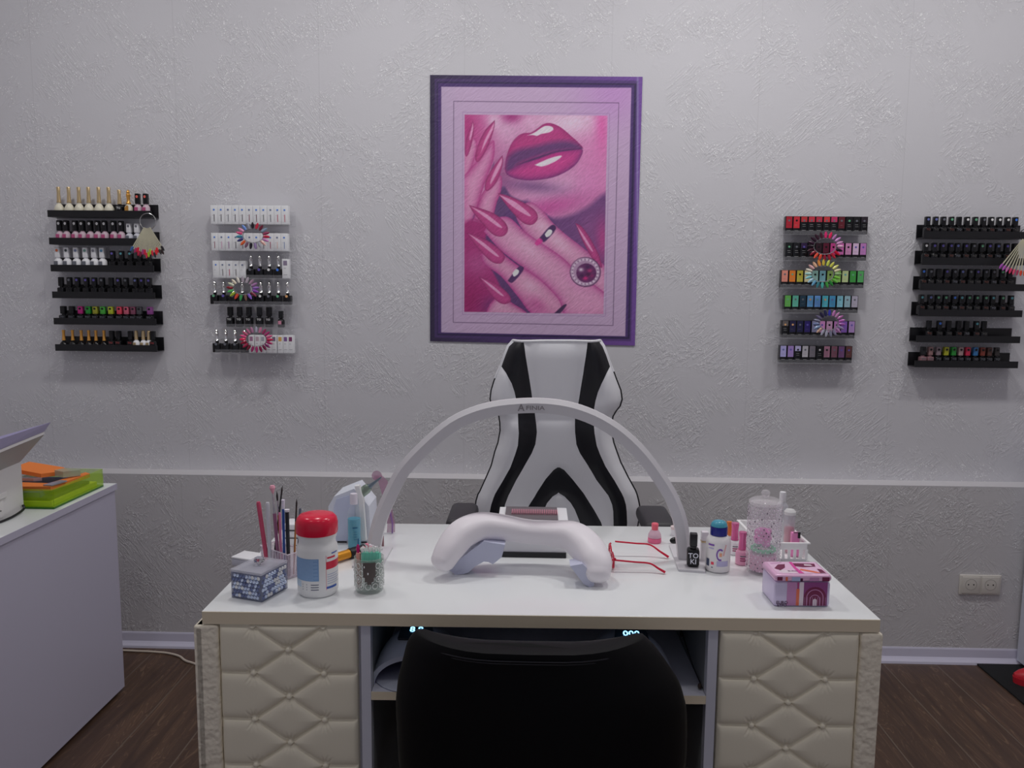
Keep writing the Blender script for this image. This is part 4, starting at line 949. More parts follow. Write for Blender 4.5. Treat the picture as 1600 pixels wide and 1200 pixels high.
g = MB().m(M('bristle_green', (115, 195, 170), .6, k=.55))
for k in range(12):
    for j in range(4): g.box(-.0185+k*.0031, -.0165+k*.0031, -.0075+j*.004, -.0055+j*.004, .053, .0725)
g.m(M('bristle_base_green', (70, 150, 125), .5)).box(-.0195, .0195, -.008, .008, .052, .055); g.build('bristle_tuft', t2)
g = MB().m(M('bristle_white', (200, 200, 205), .6)); rnd = random.Random(2)
for k in range(90):
    x_, y_ = rnd.uniform(-.019, .019), rnd.uniform(-.008, .010); g.tube([(x_, y_, .0728), (x_*1.1+rnd.uniform(-.002, .002), y_*1.1, .079+rnd.uniform(-.002, .003))], .0009, 4)
g.build('bristle_tips', t2)
t2 = thing('nail_stick', 'salmon stick with magenta nail tip in the glass cup', 'nail stick', (cupc[0]-.0185, cupc[1]-.006, TZ+.0085))
MB().m(M('salmon_plastic', (205, 140, 130), .4)).tube([(0, 0, 0), (-.001, 0, .070)], .0048, 10).build('stick', t2)
MB().m(M('magenta_nail', (165, 20, 95), .2)).sphere((-.002, 0, .078), .0035, 10, 8, (1, .6, 2.8)).build('nail_tip', t2)
t2 = thing('paper_flowers', 'pink and white tiny flower sprig at back of the glass cup', 'flower sprig', (cupc[0]-.001, cupc[1]+.013, TZ+.0085))
MB().m(M('sprig_green', (90, 110, 90), .6)).tube([(0, 0, 0), (0, 0, .074)], .001, 5).build('stem', t2)
fl1 = MB(); pk = M('petal_pink', (205, 120, 140), .5); pw = M('petal_white', (205, 190, 196), .5)
for k in range(24):
    a_ = rnd.uniform(0, 6.28); rr = rnd.uniform(0, .017); fl1.m(pk if k % 2 else pw).sphere((rr*math.cos(a_), rr*math.sin(a_)*.4, .076+rnd.uniform(-.002, .007)), .0024, 6, 4, (1.3, 1, .7))
fl1.build('petals', t2)
# pen holder and pens
Fp = fl(450, 906, TZ); Lp = fl(408, 890, TZ); dv = (Fp-Lp); ph_a = math.atan2(dv.y, dv.x); wl = dv.length
t = thing('pen_holder', 'clear ribbed acrylic pen holder behind the crystal box', 'pen holder', tuple(Lp), ph_a)
acr = M('ribbed_acrylic', (215, 200, 215), .1, alpha=.32, k=.9)
s = MB().m(acr); D_ = .042; hh = .052; s.box(0, wl, 0, D_, 0, .003)
for (x0, x1, y0, y1) in ((0, wl, 0, .0025), (0, wl, D_-.0025, D_), (0, .0025, .0025, D_-.0025), (wl-.0025, wl, .0025, D_-.0025), (wl*.5, wl*.5+.002, .0025, D_-.0025)): s.box(x0, x1, y0, y1, .003, hh)
s.build('holder_body', t)
s = MB().m(M('holder_rim', (200, 190, 202), .2, alpha=.8)); 
for k in range(9): s.box(.004+k*(wl-.008)/9, .006+k*(wl-.008)/9, -.0008, 0, .003, hh)
s.tube([(0, 0, hh+.001), (wl, 0, hh+.001), (wl, D_, hh+.001), (0, D_, hh+.001)], .0013, 6, closed=True); s.build('ribs', t)
def pen(kind, name, top, low, Y, r, mats, label, cat, cf=.88):
    A = on(*top, Y); B = on(*low, Y); dd = (A-B).normalized(); B2 = B+dd*((TZ+.0045-B.z)/dd.z); ln = (A-B2).length
    t_ = thing(name, label, cat, tuple(B2)); t_.rotation_mode = 'QUATERNION'; t_.rotation_quaternion = Vector((0, 0, 1)).rotation_difference(dd)
    if kind == 'stick':
        MB().m(mats[0]).lathe([(r*.9, 0), (r, .001), (r, ln*.97), (r*.8, ln)], 12).build('barrel', t_)
    elif kind == 'capped':
        MB().m(mats[0]).lathe([(r*.7, 0), (r, .002), (r, ln*cf)], 12).build('barrel', t_); MB().m(mats[1]).lathe([(r*1.15, ln*cf+.0002), (r*1.2, ln*(cf+1)/2), (r*1.35, ln)], 12).build('cap', t_)
    elif kind == 'brush':
        MB().m(mats[0]).lathe([(r*.5, 0), (r, ln*.3), (r*.9, ln*.70)], 12).build('handle', t_); MB().m(mats[1]).lathe([(r*.95, ln*.70+.0002), (r*.8, ln*.88)], 12).build('ferrule', t_)
        MB().m(mats[2]).lathe([(r*.75, ln*.88+.0002), (r*.9, ln*.94), (.0002, ln)], 10).build('bristles', t_)
    elif kind == 'ball':
        MB().m(mats[0]).lathe([(r*.6, 0), (r, ln*.2), (r*1.05, ln*.68)], 12).build('handle', t_); MB().m(mats[1]).lathe([(r*.7, ln*.68+.0002), (r*.6, ln*.91)], 12).build('ferrule', t_)
        MB().m(mats[2]).lathe([(r*.5, ln*.91+.0002), (r*1.2, ln*.95), (r*1.7, ln*.975), (r*1.2, ln), (.0002, ln*1.0)], 14).build('pompom', t_)
    return t_
silv = M('ferrule_silver', (170, 168, 172), .25, .8); hair = M('brush_hair', (40, 34, 36), .7); wood = M('amber_wood', (150, 96, 50), .4)
yp = 1.622
GP = 'pens and brushes in the acrylic holder'
pen('stick', 'nail_file', (403.5, 784), (413.3, 851), yp+.012, .0046, [M('rose_stick', (170, 66, 92), .4)], 'rose pink stick leaning left, leftmost in the pen holder', 'nail stick')
pen('stick', 'nail_file', (418, 785), (421, 852), yp+.012, .0044, [M('pale_stick', (180, 180, 186), .3)], 'pale clear stick in the pen holder beside the rose one', 'nail stick')
pen('ball', 'nail_art_brush', (425.3, 758.5), (433.5, 858), yp+.008, .0036, [M('mauve_stick', (130, 84, 110), .35), silv, M('pink_pompom', (215, 140, 155), .4)], 'mauve brush with a pink knob on top in pen holder', 'brush')
pen('brush', 'nail_art_brush', (432.5, 767), (438, 850), yp+.020, .0024, [wood, silv, hair], 'thin amber brush with silver ferrule in pen holder', 'brush')
pen('brush', 'nail_art_brush', (441.3, 758), (436.5, 800), yp+.02, .0022, [hair, M('black_ferrule', (44, 42, 46), .3), hair], 'tallest thin black brush leaning right in pen holder', 'brush')
pen('capped', 'pen', (442.3, 781), (443.9, 862), yp-.002, .0028, [M('blue_barrel', (40, 72, 140), .35), M('white_cap', (190, 186, 200), .4)], 'blue pen with a white cap in the pen holder', 'pen')
pen('capped', 'pen', (448.3, 796), (450.5, 866), yp-.012, .0041, [M('black_barrel', (26, 26, 32), .35), M('white_collar', (185, 184, 190), .4)], 'thick black pen with white collar in the pen holder', 'pen', .965)
pen('stick', 'pen', (437, 801), (439, 858), yp+.006, .0026, [M('pink_barrel', (190, 110, 140), .35)], 'short pink pen in the middle of the pen holder', 'pen')
pen('brush', 'nail_art_brush', (463.7, 779), (460.5, 857), yp+.0, .0022, [wood, M('dark_ferrule', (60, 50, 46), .4, .4), hair], 'amber brush with dark tip, rightmost in pen holder', 'brush')
pen('stick', 'pen', (469.2, 794), (467.5, 830), yp+.02, .0028, [M('grey_barrel', (96, 100, 112), .35)], 'grey pen beside the red tub lid at right of pen holder', 'pen')
# white striped unit behind the pens
a = fl(450, 853, TZ)
t = thing('power_supply', 'small white unit with black stripes behind the pens on the desktop', 'power unit', (a.x+.02, a.y+.02, TZ), DR)
u_ = MB().m(wht)
u_.box(-.03, .03, -.02, .03, 0, .052, .003); u_.build('unit_body', t)
MB().m(blk).box(-.0305, .0305, -.0215, -.0202, .036, .0385).box(-.0305, .0305, -.0215, -.0202, .018, .0200).build('stripes', t)
# nail drill station
dm = M('drill_white', (186, 190, 206), .35)
def c7(x, y): return (x/5.217+330, y/5.217+730)
Yd = 1.85
t = thing('nail_drill_station', 'white angular nail drill station behind the blue bottle', 'nail drill', tuple(fl(545, 849, TZ)))
poly = [(955, 615), (955, 320), (1000, 240), (1165, 175), (1285, 320), (1300, 560), (1272, 612)]
MB().m(dm).prism([on(*c7(*p), Yd) for p in poly], (0, .09, 0)).build('housing', t, True)
MB().m(M('drill_face', (170, 176, 196), .3)).prism([on(*c7(*p), Yd-.004) for p in [(1000, 600), (1000, 330), (1020, 262), (1170, 215), (1170, 600)]], (0, .0038, 0)).build('face_plate', t, True)
MB().m(M('drill_cradle_white', (198, 200, 212), .3)).prism([on(*c7(*p), Yd-.018) for p in [(1168, 156), (1205, 152), (1238, 260), (1262, 600), (1225, 600), (1200, 270)]], (0, .0138, 0)).build('cradle', t, True)
MB().m(blk).box(*[v for v in (on(*c7(1030, 618), Yd).x, on(*c7(1105, 618), Yd).x, Yd-.001, Yd+.01, TZ, TZ+.003)]).build('foot', t, True)
MB().m(blk).box(*[v for v in (on(*c7(1222, 618), Yd).x, on(*c7(1270, 618), Yd).x, Yd-.001, Yd+.01, TZ, TZ+.003)]).build('foot', t, True)
q0, q1, q2, q3 = [on(*c7(*p), Yd+.0) for p in [(1212, 222), (1290, 158), (1306, 145), (1386, 82)]]
t = thing('drill_handpiece', 'silver green drill handpiece pointing up from the white station', 'drill handpiece', tuple(q0))
MB().m(M('handpiece_green', (110, 122, 112), .25, .6)).tube([q0, q0*.3+q1*.7, q1], .01, 16, rs=[.0112, .0115, .0085]).build('grip', t, True)
MB().m(M('handpiece_steel', (92, 102, 112), .3, .6)).tube([q1, q2, q3], .004, 12, rs=[.0062, .0045, .0016]).build('nose', t, True)
# pink translucent guard
t = thing('pink_guard', 'curved translucent pink plastic arm behind the left leg of the arch lamp', 'plastic arm', tuple(fl(612, 830, TZ)))
pkt = M('pink_translucent', (190, 140, 170), .2, alpha=.45, k=.9)
a_ = [on(*p, 1.93) for p in [(589, 743), (598, 752), (603, 772), (606.5, 795), (611, 818)]]; e_ = fl(612.5, 829, TZ+.001)
g = MB().m(pkt); W_ = [.011, .011, .010, .009, .009, .010]; pp = [tuple(v) for v in a_]+[(e_.x, 1.93, TZ+.001)]
for i in range(5):
    p0, p1 = Vector(pp[i]), Vector(pp[i+1]); w0, w1 = W_[i], W_[i+1]
    g.add([p0+Vector((-w0, 0, 0)), p0+Vector((w0, .004, 0)), p1+Vector((w1, .004, 0)), p1+Vector((-w1, 0, 0)), p0+Vector((-w0, .0015, 0)), p0+Vector((w0, .0055, 0)), p1+Vector((w1, .0055, 0)), p1+Vector((-w1, .0015, 0))], [(0, 1, 2, 3), (7, 6, 5, 4), (0, 3, 7, 4), (1, 5, 6, 2)])
g.build('arm_strip', t, True)
c_ = a_[0]; MB().m(pkt).prism([(c_.x+.0125*math.cos(k*math.pi/10), c_.y-.003, c_.z+.0125*math.sin(k*math.pi/10)) for k in range(20)], (0, .002, 0)).build('disc', t, True)
MB().m(M('purple_edge', (120, 84, 140), .3, alpha=.8)).tube([Vector(p)+Vector((.004, -.002, 0)) for p in pp[3:]], .0045, 8, flat=.4).build('purple_rib', t, True)
# blue spray bottle
bc = (-.410, 1.803+.014, TZ)
t = thing('spray_bottle', 'slim clear bottle of turquoise liquid in front of the drill station', 'bottle', bc)
MB().m(M('liquid_teal', (40, 150, 175), .15, trans=.1, k=.7)).lathe([(.013, .0008), (.0145, .002), (.0145, .069), (.001, .069)], 28).build('liquid', t)
MB().m(M('bottle_clear', (225, 228, 236), .08, alpha=.18, k=1)).lathe([(.014, 0), (.0156, .002), (.0156, .080), (.012, .092), (.0085, .098), (.0085, .103)], 28).build('bottle_shell', t)
MB().m(M('cap_frost', (195, 190, 200), .3, alpha=.8)).lathe([(.009, .1035), (.009, .124), (.008, .128), (.001, .129)], 24).build('cap', t)
lb = MB(); ik = M('teal_ink', (20, 84, 120), .4)
patch(lb, (0, 0, 0), .0158, -92, -50, .049, .0515, ik)
for k in range(4): patch(lb, (0, 0, 0), .0158, -80, -55, .040-k*.006, .041-k*.006, ik)
patch(lb, (0, 0, 0), .0158, -50, -36, .008, .024, ik); lb.build('label', t)
# gold torch
A = Vector((-.465, 1.66, TZ+.0118)); B = Vector((-.405, 1.735, TZ+.0118)); C_t = Vector((-.378, 1.768, TZ+.0118))
t = thing('gold_pen_light', 'gold and black cylinder lying behind the white tub', 'pen light', tuple(A-Vector((0, 0, .0118))))
MB().m(M('gold_barrel', (190, 130, 40), .3, .5)).tube([A, B], .0105, 14).build('barrel', t, True)
MB().m(blk).tube([B+(C_t-B)*.02, C_t], .0116, 14).build('head', t, True)
# dark slim bottle behind the lamp leg
a = fl(595.5, 856, TZ)
t = thing('slim_polish_bottle', 'slim brown bottle with black brush cap behind left leg of arch lamp', 'nail polish', (a.x, a.y+.006, TZ))
MB().m(M('brown_glitter', (120, 84, 88), .3)).lathe([(.0055, 0), (.006, .002), (.0055, .026), (.003, .029)], 16).build('bottle', t)
MB().m(blk).lathe([(.0055, .0292), (.0055, .033), (.0025, .037), (.0022, .048), (.001, .049)], 12).build('cap', t)

# ------------------------------------------------------------------ desktop, right side
a = fl(1024, 850, TZ)
t = thing('pink_bottle', 'small neon pink bottle with coral cap behind the red glasses', 'bottle', (a.x, a.y+.014, TZ))
MB().m(M('pink_liquid', (235, 90, 125), .2)).lathe([(.015, 0), (.0165, .003), (.016, .012), (.001, .0125)], 24).build('liquid', t)
MB().m(M('pink_frost', (215, 165, 180), .2, alpha=.75)).lathe([(.016, .0128), (.015, .02), (.010, .029), (.0075, .031)], 24).build('bottle_shell', t)
MB().m(M('coral_neon', (240, 84, 100), .3)).lathe([(.0078, .0312), (.0085, .045), (.007, .047), (.001, .047)], 20).build('cap', t)
a = fl(1054, 850, TZ)
t = thing('hair_clip', 'small black clip lying behind the right leg of the arch lamp', 'clip', (a.x, a.y+.004, TZ), .5)
o_ = MB().m(blk2).sphere((0, 0, .008), .012, 14, 8, (1.1, .6, .62)); o_.build('clip_body', t)
a = fl(1055, 838, TZ)
t = thing('white_jar', 'small white jar behind right leg of the arch lamp at back of desktop', 'jar', (a.x, a.y+.008, TZ))
MB().m(wht).lathe([(.009, 0), (.010, .002), (.010, .016)], 20).build('jar_body', t); MB().m(M('jar_lid', (190, 176, 176), .3)).lathe([(.0105, .0162), (.0105, .023), (.001, .0235)], 20).build('lid', t)
# black bottle with big lettering on the lamp base
pp = fl(1084, 887, TZ+.0052)
t = thing('black_polish_bottle', 'glossy black polish bottle with large white letters on the arch lamp base', 'nail polish', (pp.x, pp.y+.013, TZ+.0053), -.12)
s = MB().m(blk2).box(-.0133, .0133, -.0133, .0133, 0, .040, .006); s.lathe([(.007, .039), (.007, .044)], 14); bo = s.build('bottle', t)
w_ = MB().m(M('letter_white', (190, 190, 200), .4)); w_.text('TO\nKI', .0155, (0, -.0134, .0195)); w_.build('lettering', bo)
MB().m(blk).box(-.008, .008, -.008, .008, .0442, .073, .002).build('cap', t)
a = fl(1101, 880, TZ)
t = thing('gloss_tube', 'frosted white gloss tube with gold band behind the blue-capped bottle', 'tube', (a.x, a.y+.010, TZ))
MB().m(M('tube_frost', (205, 196, 204), .25)).box(-.0075, .0075, -.0075, .0075, 0, .046, .002).build('tube_body', t)
MB().m(gold).box(-.0077, .0077, -.0077, .0077, .0462, .049, .0005).build('band', t); MB().m(M('tube_cap', (196, 190, 196), .25)).box(-.0075, .0075, -.0075, .0075, .0492, .070, .0015).build('cap', t)
# white bottle with blue cap
t = thing('cotton_lotion_bottle', 'squat white lotion bottle with navy and teal flip cap on right of desktop', 'bottle', (.405, 1.68+.026, TZ))
MB().m(M('lotion_white', (200, 196, 196), .3)).lathe([(.022, 0), (.0258, .003), (.0262, .012), (.0262, .064), (.0245, .071), (.0205, .077), (.0165, .079)], 40).build('bottle_body', t)
MB().m(M('cap_navy', (16, 22, 104), .25)).lathe([(.0178, .0792), (.0182, .081), (.0182, .098), (.001, .0982)], 32).build('cap', t)
MB().m(M('cap_teal', (60, 130, 150), .2)).lathe([(.0176, .0984), (.0165, .104), (.012, .109), (.005, .111), (.001, .111)], 32).build('flip_top', t)
lb = MB(); f3 = -103; R_ = .0265; pu = M('label_purple', (110, 70, 150), .4); pr_ = M('label_peach', (215, 150, 150), .4); plv = M('label_lavender', (160, 155, 185), .45)
for k in range(14):
    th = math.radians(60+k*17); a_ = f3+10+15*math.cos(th); z_ = .042+.0115*math.sin(th); patch(lb, (0, 0, 0), R_+.0002, a_-3, a_+3, z_-.0018, z_+.0018, pu)
for k in range(8): patch(lb, (0, 0, 0), R_+.0003, f3+22+k*1.5, f3+29+k*1.5, .040+k*.003, .0425+k*.003, pr_)
patch(lb, (0, 0, 0), R_, f3-5, f3+52, .016, .028, plv); patch(lb, (0, 0, 0), R_+.0001, f3-50, f3-18, .060, .064, pu); patch(lb, (0, 0, 0), R_+.0001, f3-48, f3-20, .053, .056, plv)
patch(lb, (0, 0, 0), R_+.0001, f3-62, f3-42, .014, .030, ln_); patch(lb, (0, 0, 0), R_+.0001, f3-32, f3-18, .019, .025, M('label_dot_red', (200, 60, 80), .4)); patch(lb, (0, 0, 0), R_+.0001, f3-30, f3-22, .012, .014, ln_)
patch(lb, (0, 0, 0), R_+.0003, f3+6, f3+18, .038, .046, M('label_orange', (215, 140, 110), .4)); lb.build('label', t)
# pink polishes
pcap = M('pink_metal_cap', (190, 96, 140), .2, .5); pbody = M('pink_body', (200, 140, 165), .3)
def ppolish(px, py, body, label):
    a = fl(px, py, TZ); t = thing('gel_polish_bottle', label, 'nail polish', (a.x, a.y+.012, TZ))
    s = MB().m(body).lathe([(.0125, 0), (.0142, .002), (.0142, .026), (.012, .031), (.007, .034)], 24); bo = s.build('bottle', t)
    l_ = MB(); 
    for k in range(3): patch(l_, (0, 0, 0), .0145, -120, -72, .010+k*.005, .0125+k*.005, rgbm((130, 40, 80)) if k < 2 else gy)
    l_.build('label', bo)
    MB().m(pcap).lathe([(.0092, .0342), (.0085, .038), (.0075, .058), (.0088, .071), (.0086, .073), (.001, .073)], 20).build('cap', t)
ppolish(1161, 884, pbody, 'pink gel polish bottle with pink metal cap left of the crystal jar')
ppolish(1149, 868, wht, 'white gel polish bottle with pink metal cap behind the pink one')
a = fl(1142, 862, TZ)
t = thing('orange_polish_bottle', 'bottle with orange gold cap behind the blue-capped lotion bottle', 'nail polish', (a.x-.001, a.y+.02, TZ))
MB().m(wht).lathe([(.009, 0), (.010, .002), (.010, .026), (.006, .033)], 18).build('bottle', t); MB().m(M('orange_cap', (190, 110, 60), .3, .3)).lathe([(.007, .0332), (.006, .066), (.001, .067)], 16).build('cap', t)
# crystal jar
jc = Vector((.5, 1.666+.035, TZ))
t = thing('crystal_jar', 'tall faceted crystal jar with lid and pink contents at right of desktop', 'jar', tuple(jc))
jg = M('jar_crystal', (236, 230, 236), .05, alpha=.26, k=.9)
s = MB().m(jg); n, mm = 44, 40; vs = []; 
for j in range(mm+1):
    z_ = .002+.148*j/mm
    for k in range(n):
        a_ = 2*math.pi*k/n; bmp = .0016*(abs(math.sin(a_*11+math.pi*j/4))+abs(math.sin(a_*11-math.pi*j/4)))*(1 if 1 < j < mm-1 else 0); vs.append(((.0325+bmp)*math.cos(a_), (.0325+bmp)*math.sin(a_), z_))
fs = [(j*n+k, j*n+(k+1) % n, (j+1)*n+(k+1) % n, (j+1)*n+k) for j in range(mm) for k in range(n)]
nb = len(vs)
for z_ in (.150, .006):
    for k in range(n): vs.append((.0300*math.cos(2*math.pi*k/n), .0300*math.sin(2*math.pi*k/n), z_))
fs += [(mm*n+k, mm*n+(k+1) % n, nb+(k+1) % n, nb+k) for k in range(n)]+[(nb+k, nb+(k+1) % n, nb+n+(k+1) % n, nb+n+k) for k in range(n)]+[tuple(nb+n+k for k in range(n)), tuple(reversed(range(n)))]
s.add(vs, fs, False); s.build('jar_body', t)
s = MB().m(M('jar_facet', (200, 186, 198), .05, .8))
for j in range(20):
    for k in range(22):
        s.m(M('jar_facet_shade', (96, 80, 96), .1, .5) if srnd.random() < .2 else M('jar_facet'))  # some facets painted darker to stand for shaded cut glass
        a_ = 2*math.pi*(k+(.5 if j % 2 else 0))/22; z_ = .010+j*.0071; c_ = Vector((.0352*math.cos(a_), .0352*math.sin(a_), z_)); tn = Vector((-math.sin(a_), math.cos(a_), 0)); nm_ = Vector((math.cos(a_), math.sin(a_), 0))
        s.add([c_+nm_*.0012, c_+tn*.0017, c_+Vector((0, 0, .0022)), c_-tn*.0017, c_-Vector((0, 0, .0022))], [(0, 1, 2), (0, 2, 3), (0, 3, 4), (0, 4, 1)], False)
s.build('facets', t)
lo_ = MB().m(jg).lathe([(.0335, .1505), (.0345, .152), (.0345, .156), (.028, .161), (.010, .163), (.001, .163)], 40).build('lid', t)
MB().m(jg).lathe([(.004, .1632), (.005, .166), (.009, .170), (.010, .174), (.007, .179), (.001, .181)], 10, smooth=False).build('knob', lo_)
t = thing('pink_powder', 'pink filling in the bottom of the crystal jar', 'jar filling', (jc.x, jc.y, TZ+.0062)); MB().m(M('powder_pink', (235, 125, 160), .6, k=.55)).lathe([(.001, 0), (.027, 0), (.0275, .004), (.0275, .034), (.020, .038), (.001, .039)], 24).build('powder', t)
t['kind'] = 'stuff'
t = thing('cotton_puff', 'bright pink puff resting on the green ring inside the crystal jar', 'puff', (jc.x, jc.y-.002, TZ+.0585))
pf = MB().m(M('puff_pink', (245, 90, 160), .7, k=.55)); rnd = random.Random(5)
for k in range(14): pf.sphere((rnd.uniform(-.014, .012), rnd.uniform(-.012, .012), .007+rnd.uniform(0, .026)), rnd.uniform(.006, .010), 10, 6)
pf.build('puff', t)
t = thing('green_ring', 'flat green ring lying on the pink filling inside the crystal jar', 'ring', (jc.x, jc.y, TZ+.0460))
gm = M('green_ring_plastic', (60, 170, 120), .3); gm2 = MB().m(gm); gm2.tube([(.0225*math.cos(2*math.pi*k/30), .0225*math.sin(2*math.pi*k/30), .005) for k in range(30)], .0048, 8, closed=True); gm2.build('ring_band', t)
# basket
t = thing('plastic_basket', 'white slotted plastic basket at back right of desktop', 'basket', (.565, 1.86, TZ), .02)
bw = M('basket_white', (205, 198, 200), .4)
s = MB().m(bw); bx, by, bh = .052, .085, .040
s.box(-bx, bx, -by, by, 0, .002)
for sg in (-1, 1):
    s.box(-bx, bx, sg*by-.001, sg*by+.001, .026, bh); s.box(sg*bx-.001, sg*bx+.001, -by, by, .026, bh); s.box(-bx, bx, sg*by-.001, sg*by+.001, .002, .005); s.box(sg*bx-.001, sg*bx+.001, -by, by, .002, .005)
    for k in range(9): x_ = -bx+k*2*bx/8; s.box(x_-.0032, x_+.0032, sg*by-.0009, sg*by+.0009, .005, .026)
    for k in range(14): y_ = -by+k*2*by/13; s.box(sg*bx-.0009, sg*bx+.0009, y_-.0032, y_+.0032, .005, .026)
s.build('basket_wall', t)
s = MB().m(bw)
for sg in (-1, 1): s.box(-bx-.006, bx+.006, sg*(by+.003)-.003, sg*(by+.003)+.003, bh, bh+.0025); s.box(sg*(bx+.003)-.003, sg*(bx+.003)+.003, -by+.0001, by-.0001, bh, bh+.0025)
s.build('rim', t)
def at_floor(px, Y):          # X of the photo column px on distance Y
    return on(px, 850, Y).x
x_ = at_floor(1219.5, 1.90)
t = thing('white_cap_bottle', 'tall bottle with white cap rising behind the crystal jar', 'bottle', (x_, 1.90, TZ+.0025))
MB().m(frost).lathe([(.013, 0), (.014, .002), (.014, .09), (.007, .10)], 20).build('bottle_body', t); MB().m(wht).lathe([(.0078, .1003), (.0078, .121), (.007, .124), (.001, .124)], 18).build('cap', t)
x_ = at_floor(1232, 1.83)
t = thing('red_liquid_bottle', 'clear bottle half full of red liquid standing in the white basket', 'bottle', (x_, 1.83, TZ+.0025))
MB().m(M('red_liquid', (205, 24, 70), .2)).lathe([(.010, .0006), (.0108, .002), (.0108, .058), (.001, .058)], 20).build('liquid', t)
MB().m(frost).lathe([(.0115, 0), (.0125, .002), (.0125, .086), (.0115, .089)], 20).build('bottle_body', t); MB().m(M('clear_cap', (200, 205, 215), .1, alpha=.7)).lathe([(.0135, .0892), (.0135, .096), (.009, .101), (.001, .102)], 20).build('cap', t)
x_ = at_floor(1241, 1.80)
t = thing('pink_tube', 'pink patterned tube with black clip at right end of the basket', 'tube', (x_+.001, 1.80, TZ+.0025))
MB().m(M('pink_pattern', (200, 120, 165), .3)).box(-.009, .009, -.006, .006, 0, .056, .002).build('tube_body', t); MB().m(blk).box(.004, .0095, -.0075, -.0062, .044, .056).box(-.006, .0095, -.0075, -.0062, .0562, .058).build('clip', t)
# banknote tin
t = thing('money_tin', 'pink tin box printed like a banknote at front right of desktop', 'tin box', (.52, 1.545, TZ), .03)
tl = M('tin_lavender', (175, 165, 190), .28, .15); tw2, td = .054, .039
s = MB().m(tl).box(-tw2, tw2, -td, td, 0, .050, .006); bo = s.build('tin_body', t)
pr = MB(); Fy = -td-.0003
def rc(b, x0, x1, z0, z1, m_, e=0): b.m(m_); b.add([(x0, Fy-e, z0), (x1, Fy-e, z0), (x1, Fy-e, z1), (x0, Fy-e, z1)], [(0, 1, 2, 3)], False)
Pk = M('tin_pink', (165, 115, 155), .3); Wn = M('tin_wine', (100, 34, 66), .3); Or = M('tin_orange', (195, 100, 75), .3); Pl = M('tin_plum', (120, 60, 110), .3); Pw = M('tin_pale', (195, 180, 190), .3)
rc(pr, -.030, -.012, .003, .0495, Pk); rc(pr, -.012, -.006, .003, .036, Or, .0001); rc(pr, -.011, -.007, .036, .049, M('tin_mauve', (150, 60, 110), .3), .0001); rc(pr, -.006, .004, .003, .0495, Pw); rc(pr, .002, .0475, .003, .0495, Pl, .00005)
def archp(cx, z0, r, h, m_, e): pr.m(m_).add([(cx-r, Fy-e, z0), (cx+r, Fy-e, z0)]+[(cx+r*math.cos(math.pi*k/12), Fy-e, z0+h+r*math.sin(math.pi*k/12)) for k in range(13)], [tuple(range(15))], False)
archp(.024, .003, .0215, .016, Wn, .0002); archp(.024, .003, .0165, .016, Pk, .0003); archp(.024, .003, .0150, .016, Wn, .0004); archp(.024, .003, .0100, .012, Pk, .0005); archp(.024, .003, .0088, .012, Wn, .0006); archp(.024, .003, .0038, .010, Pw, .0007)
for k in range(9): rc(pr, .004+k*.005, .0046+k*.005, .003, .020, Pk, .0008)
pr.m(M('tin_ink', (60, 20, 50), .3)).text('EURO', .0085, (-.0385, Fy, .0085), dz=.0003); pr.text('EYPO', .0075, (-.0385, Fy, .0035), dz=.0003)
pr.build('print', bo)
s = MB().m(M('tin_lid_pink', (190, 150, 178), .28, .1)); s.box(-tw2-.0012, tw2+.0012, -td-.0012, td+.0012, .0502, .0640, .006); lo_ = s.build('lid', t)
pr = MB(); Fy = -td-.0015
rc(pr, -.050, -.040, .053, .060, Wn); rc(pr, -.034, -.030, .052, .060, Or); rc(pr, -.022, -.006, .052, .060, M('tin_blueish', (150, 160, 190), .3)); rc(pr, -.006, -.001, .0515, .0575, M('tin_ink')); rc(pr, .012, .030, .052, .059, Pk); rc(pr, .036, .050, .052, .060, Wn)
ZT = .0643
def top(poly, m_, e=0): pr.m(m_).add([(x, y, ZT+e) for x, y in poly], [tuple(range(len(poly)))], False)
top([(-.048, -.033), (.048, -.033), (.048, .033), (-.048, .033)], M('tin_top_pale', (200, 165, 190), .25)); top([(-.045, -.005), (-.030, .018), (-.016, .020), (-.022, .0), (-.036, -.016)], Wn, .0001); top([(-.042, -.024), (-.034, -.030), (-.008, -.030), (-.014, -.014), (-.034, -.012)], Pw, .0001)
top([(.0, .026), (.044, .024), (.040, .006), (.014, .002), (-.004, .010)], Wn, .0001); top([(.020, .012), (.036, .010), (.034, .018), (.022, .020)], Pw, .0002); top([(.006, -.006), (.026, -.018), (.040, -.030), (.028, -.030), (.002, -.014)], Or, .0002)
top([(-.004, .032), (.002, .032), (.0, .0), (.004, -.032), (-.006, -.032), (-.006, .0)], M('tin_magenta', (190, 70, 140), .25), .0003); top([(.036, -.030), (.047, -.030), (.046, -.010), (.038, -.006)], Wn, .0002); top([(-.044, .024), (-.020, .030), (-.020, .027), (-.044, .020)], Pk, .0002)
pr.m(M('tin_ink')).text('EURO', .007, (-.014, -.020, ZT), dz=.0004, face='z')
pr.build('print', lo_)

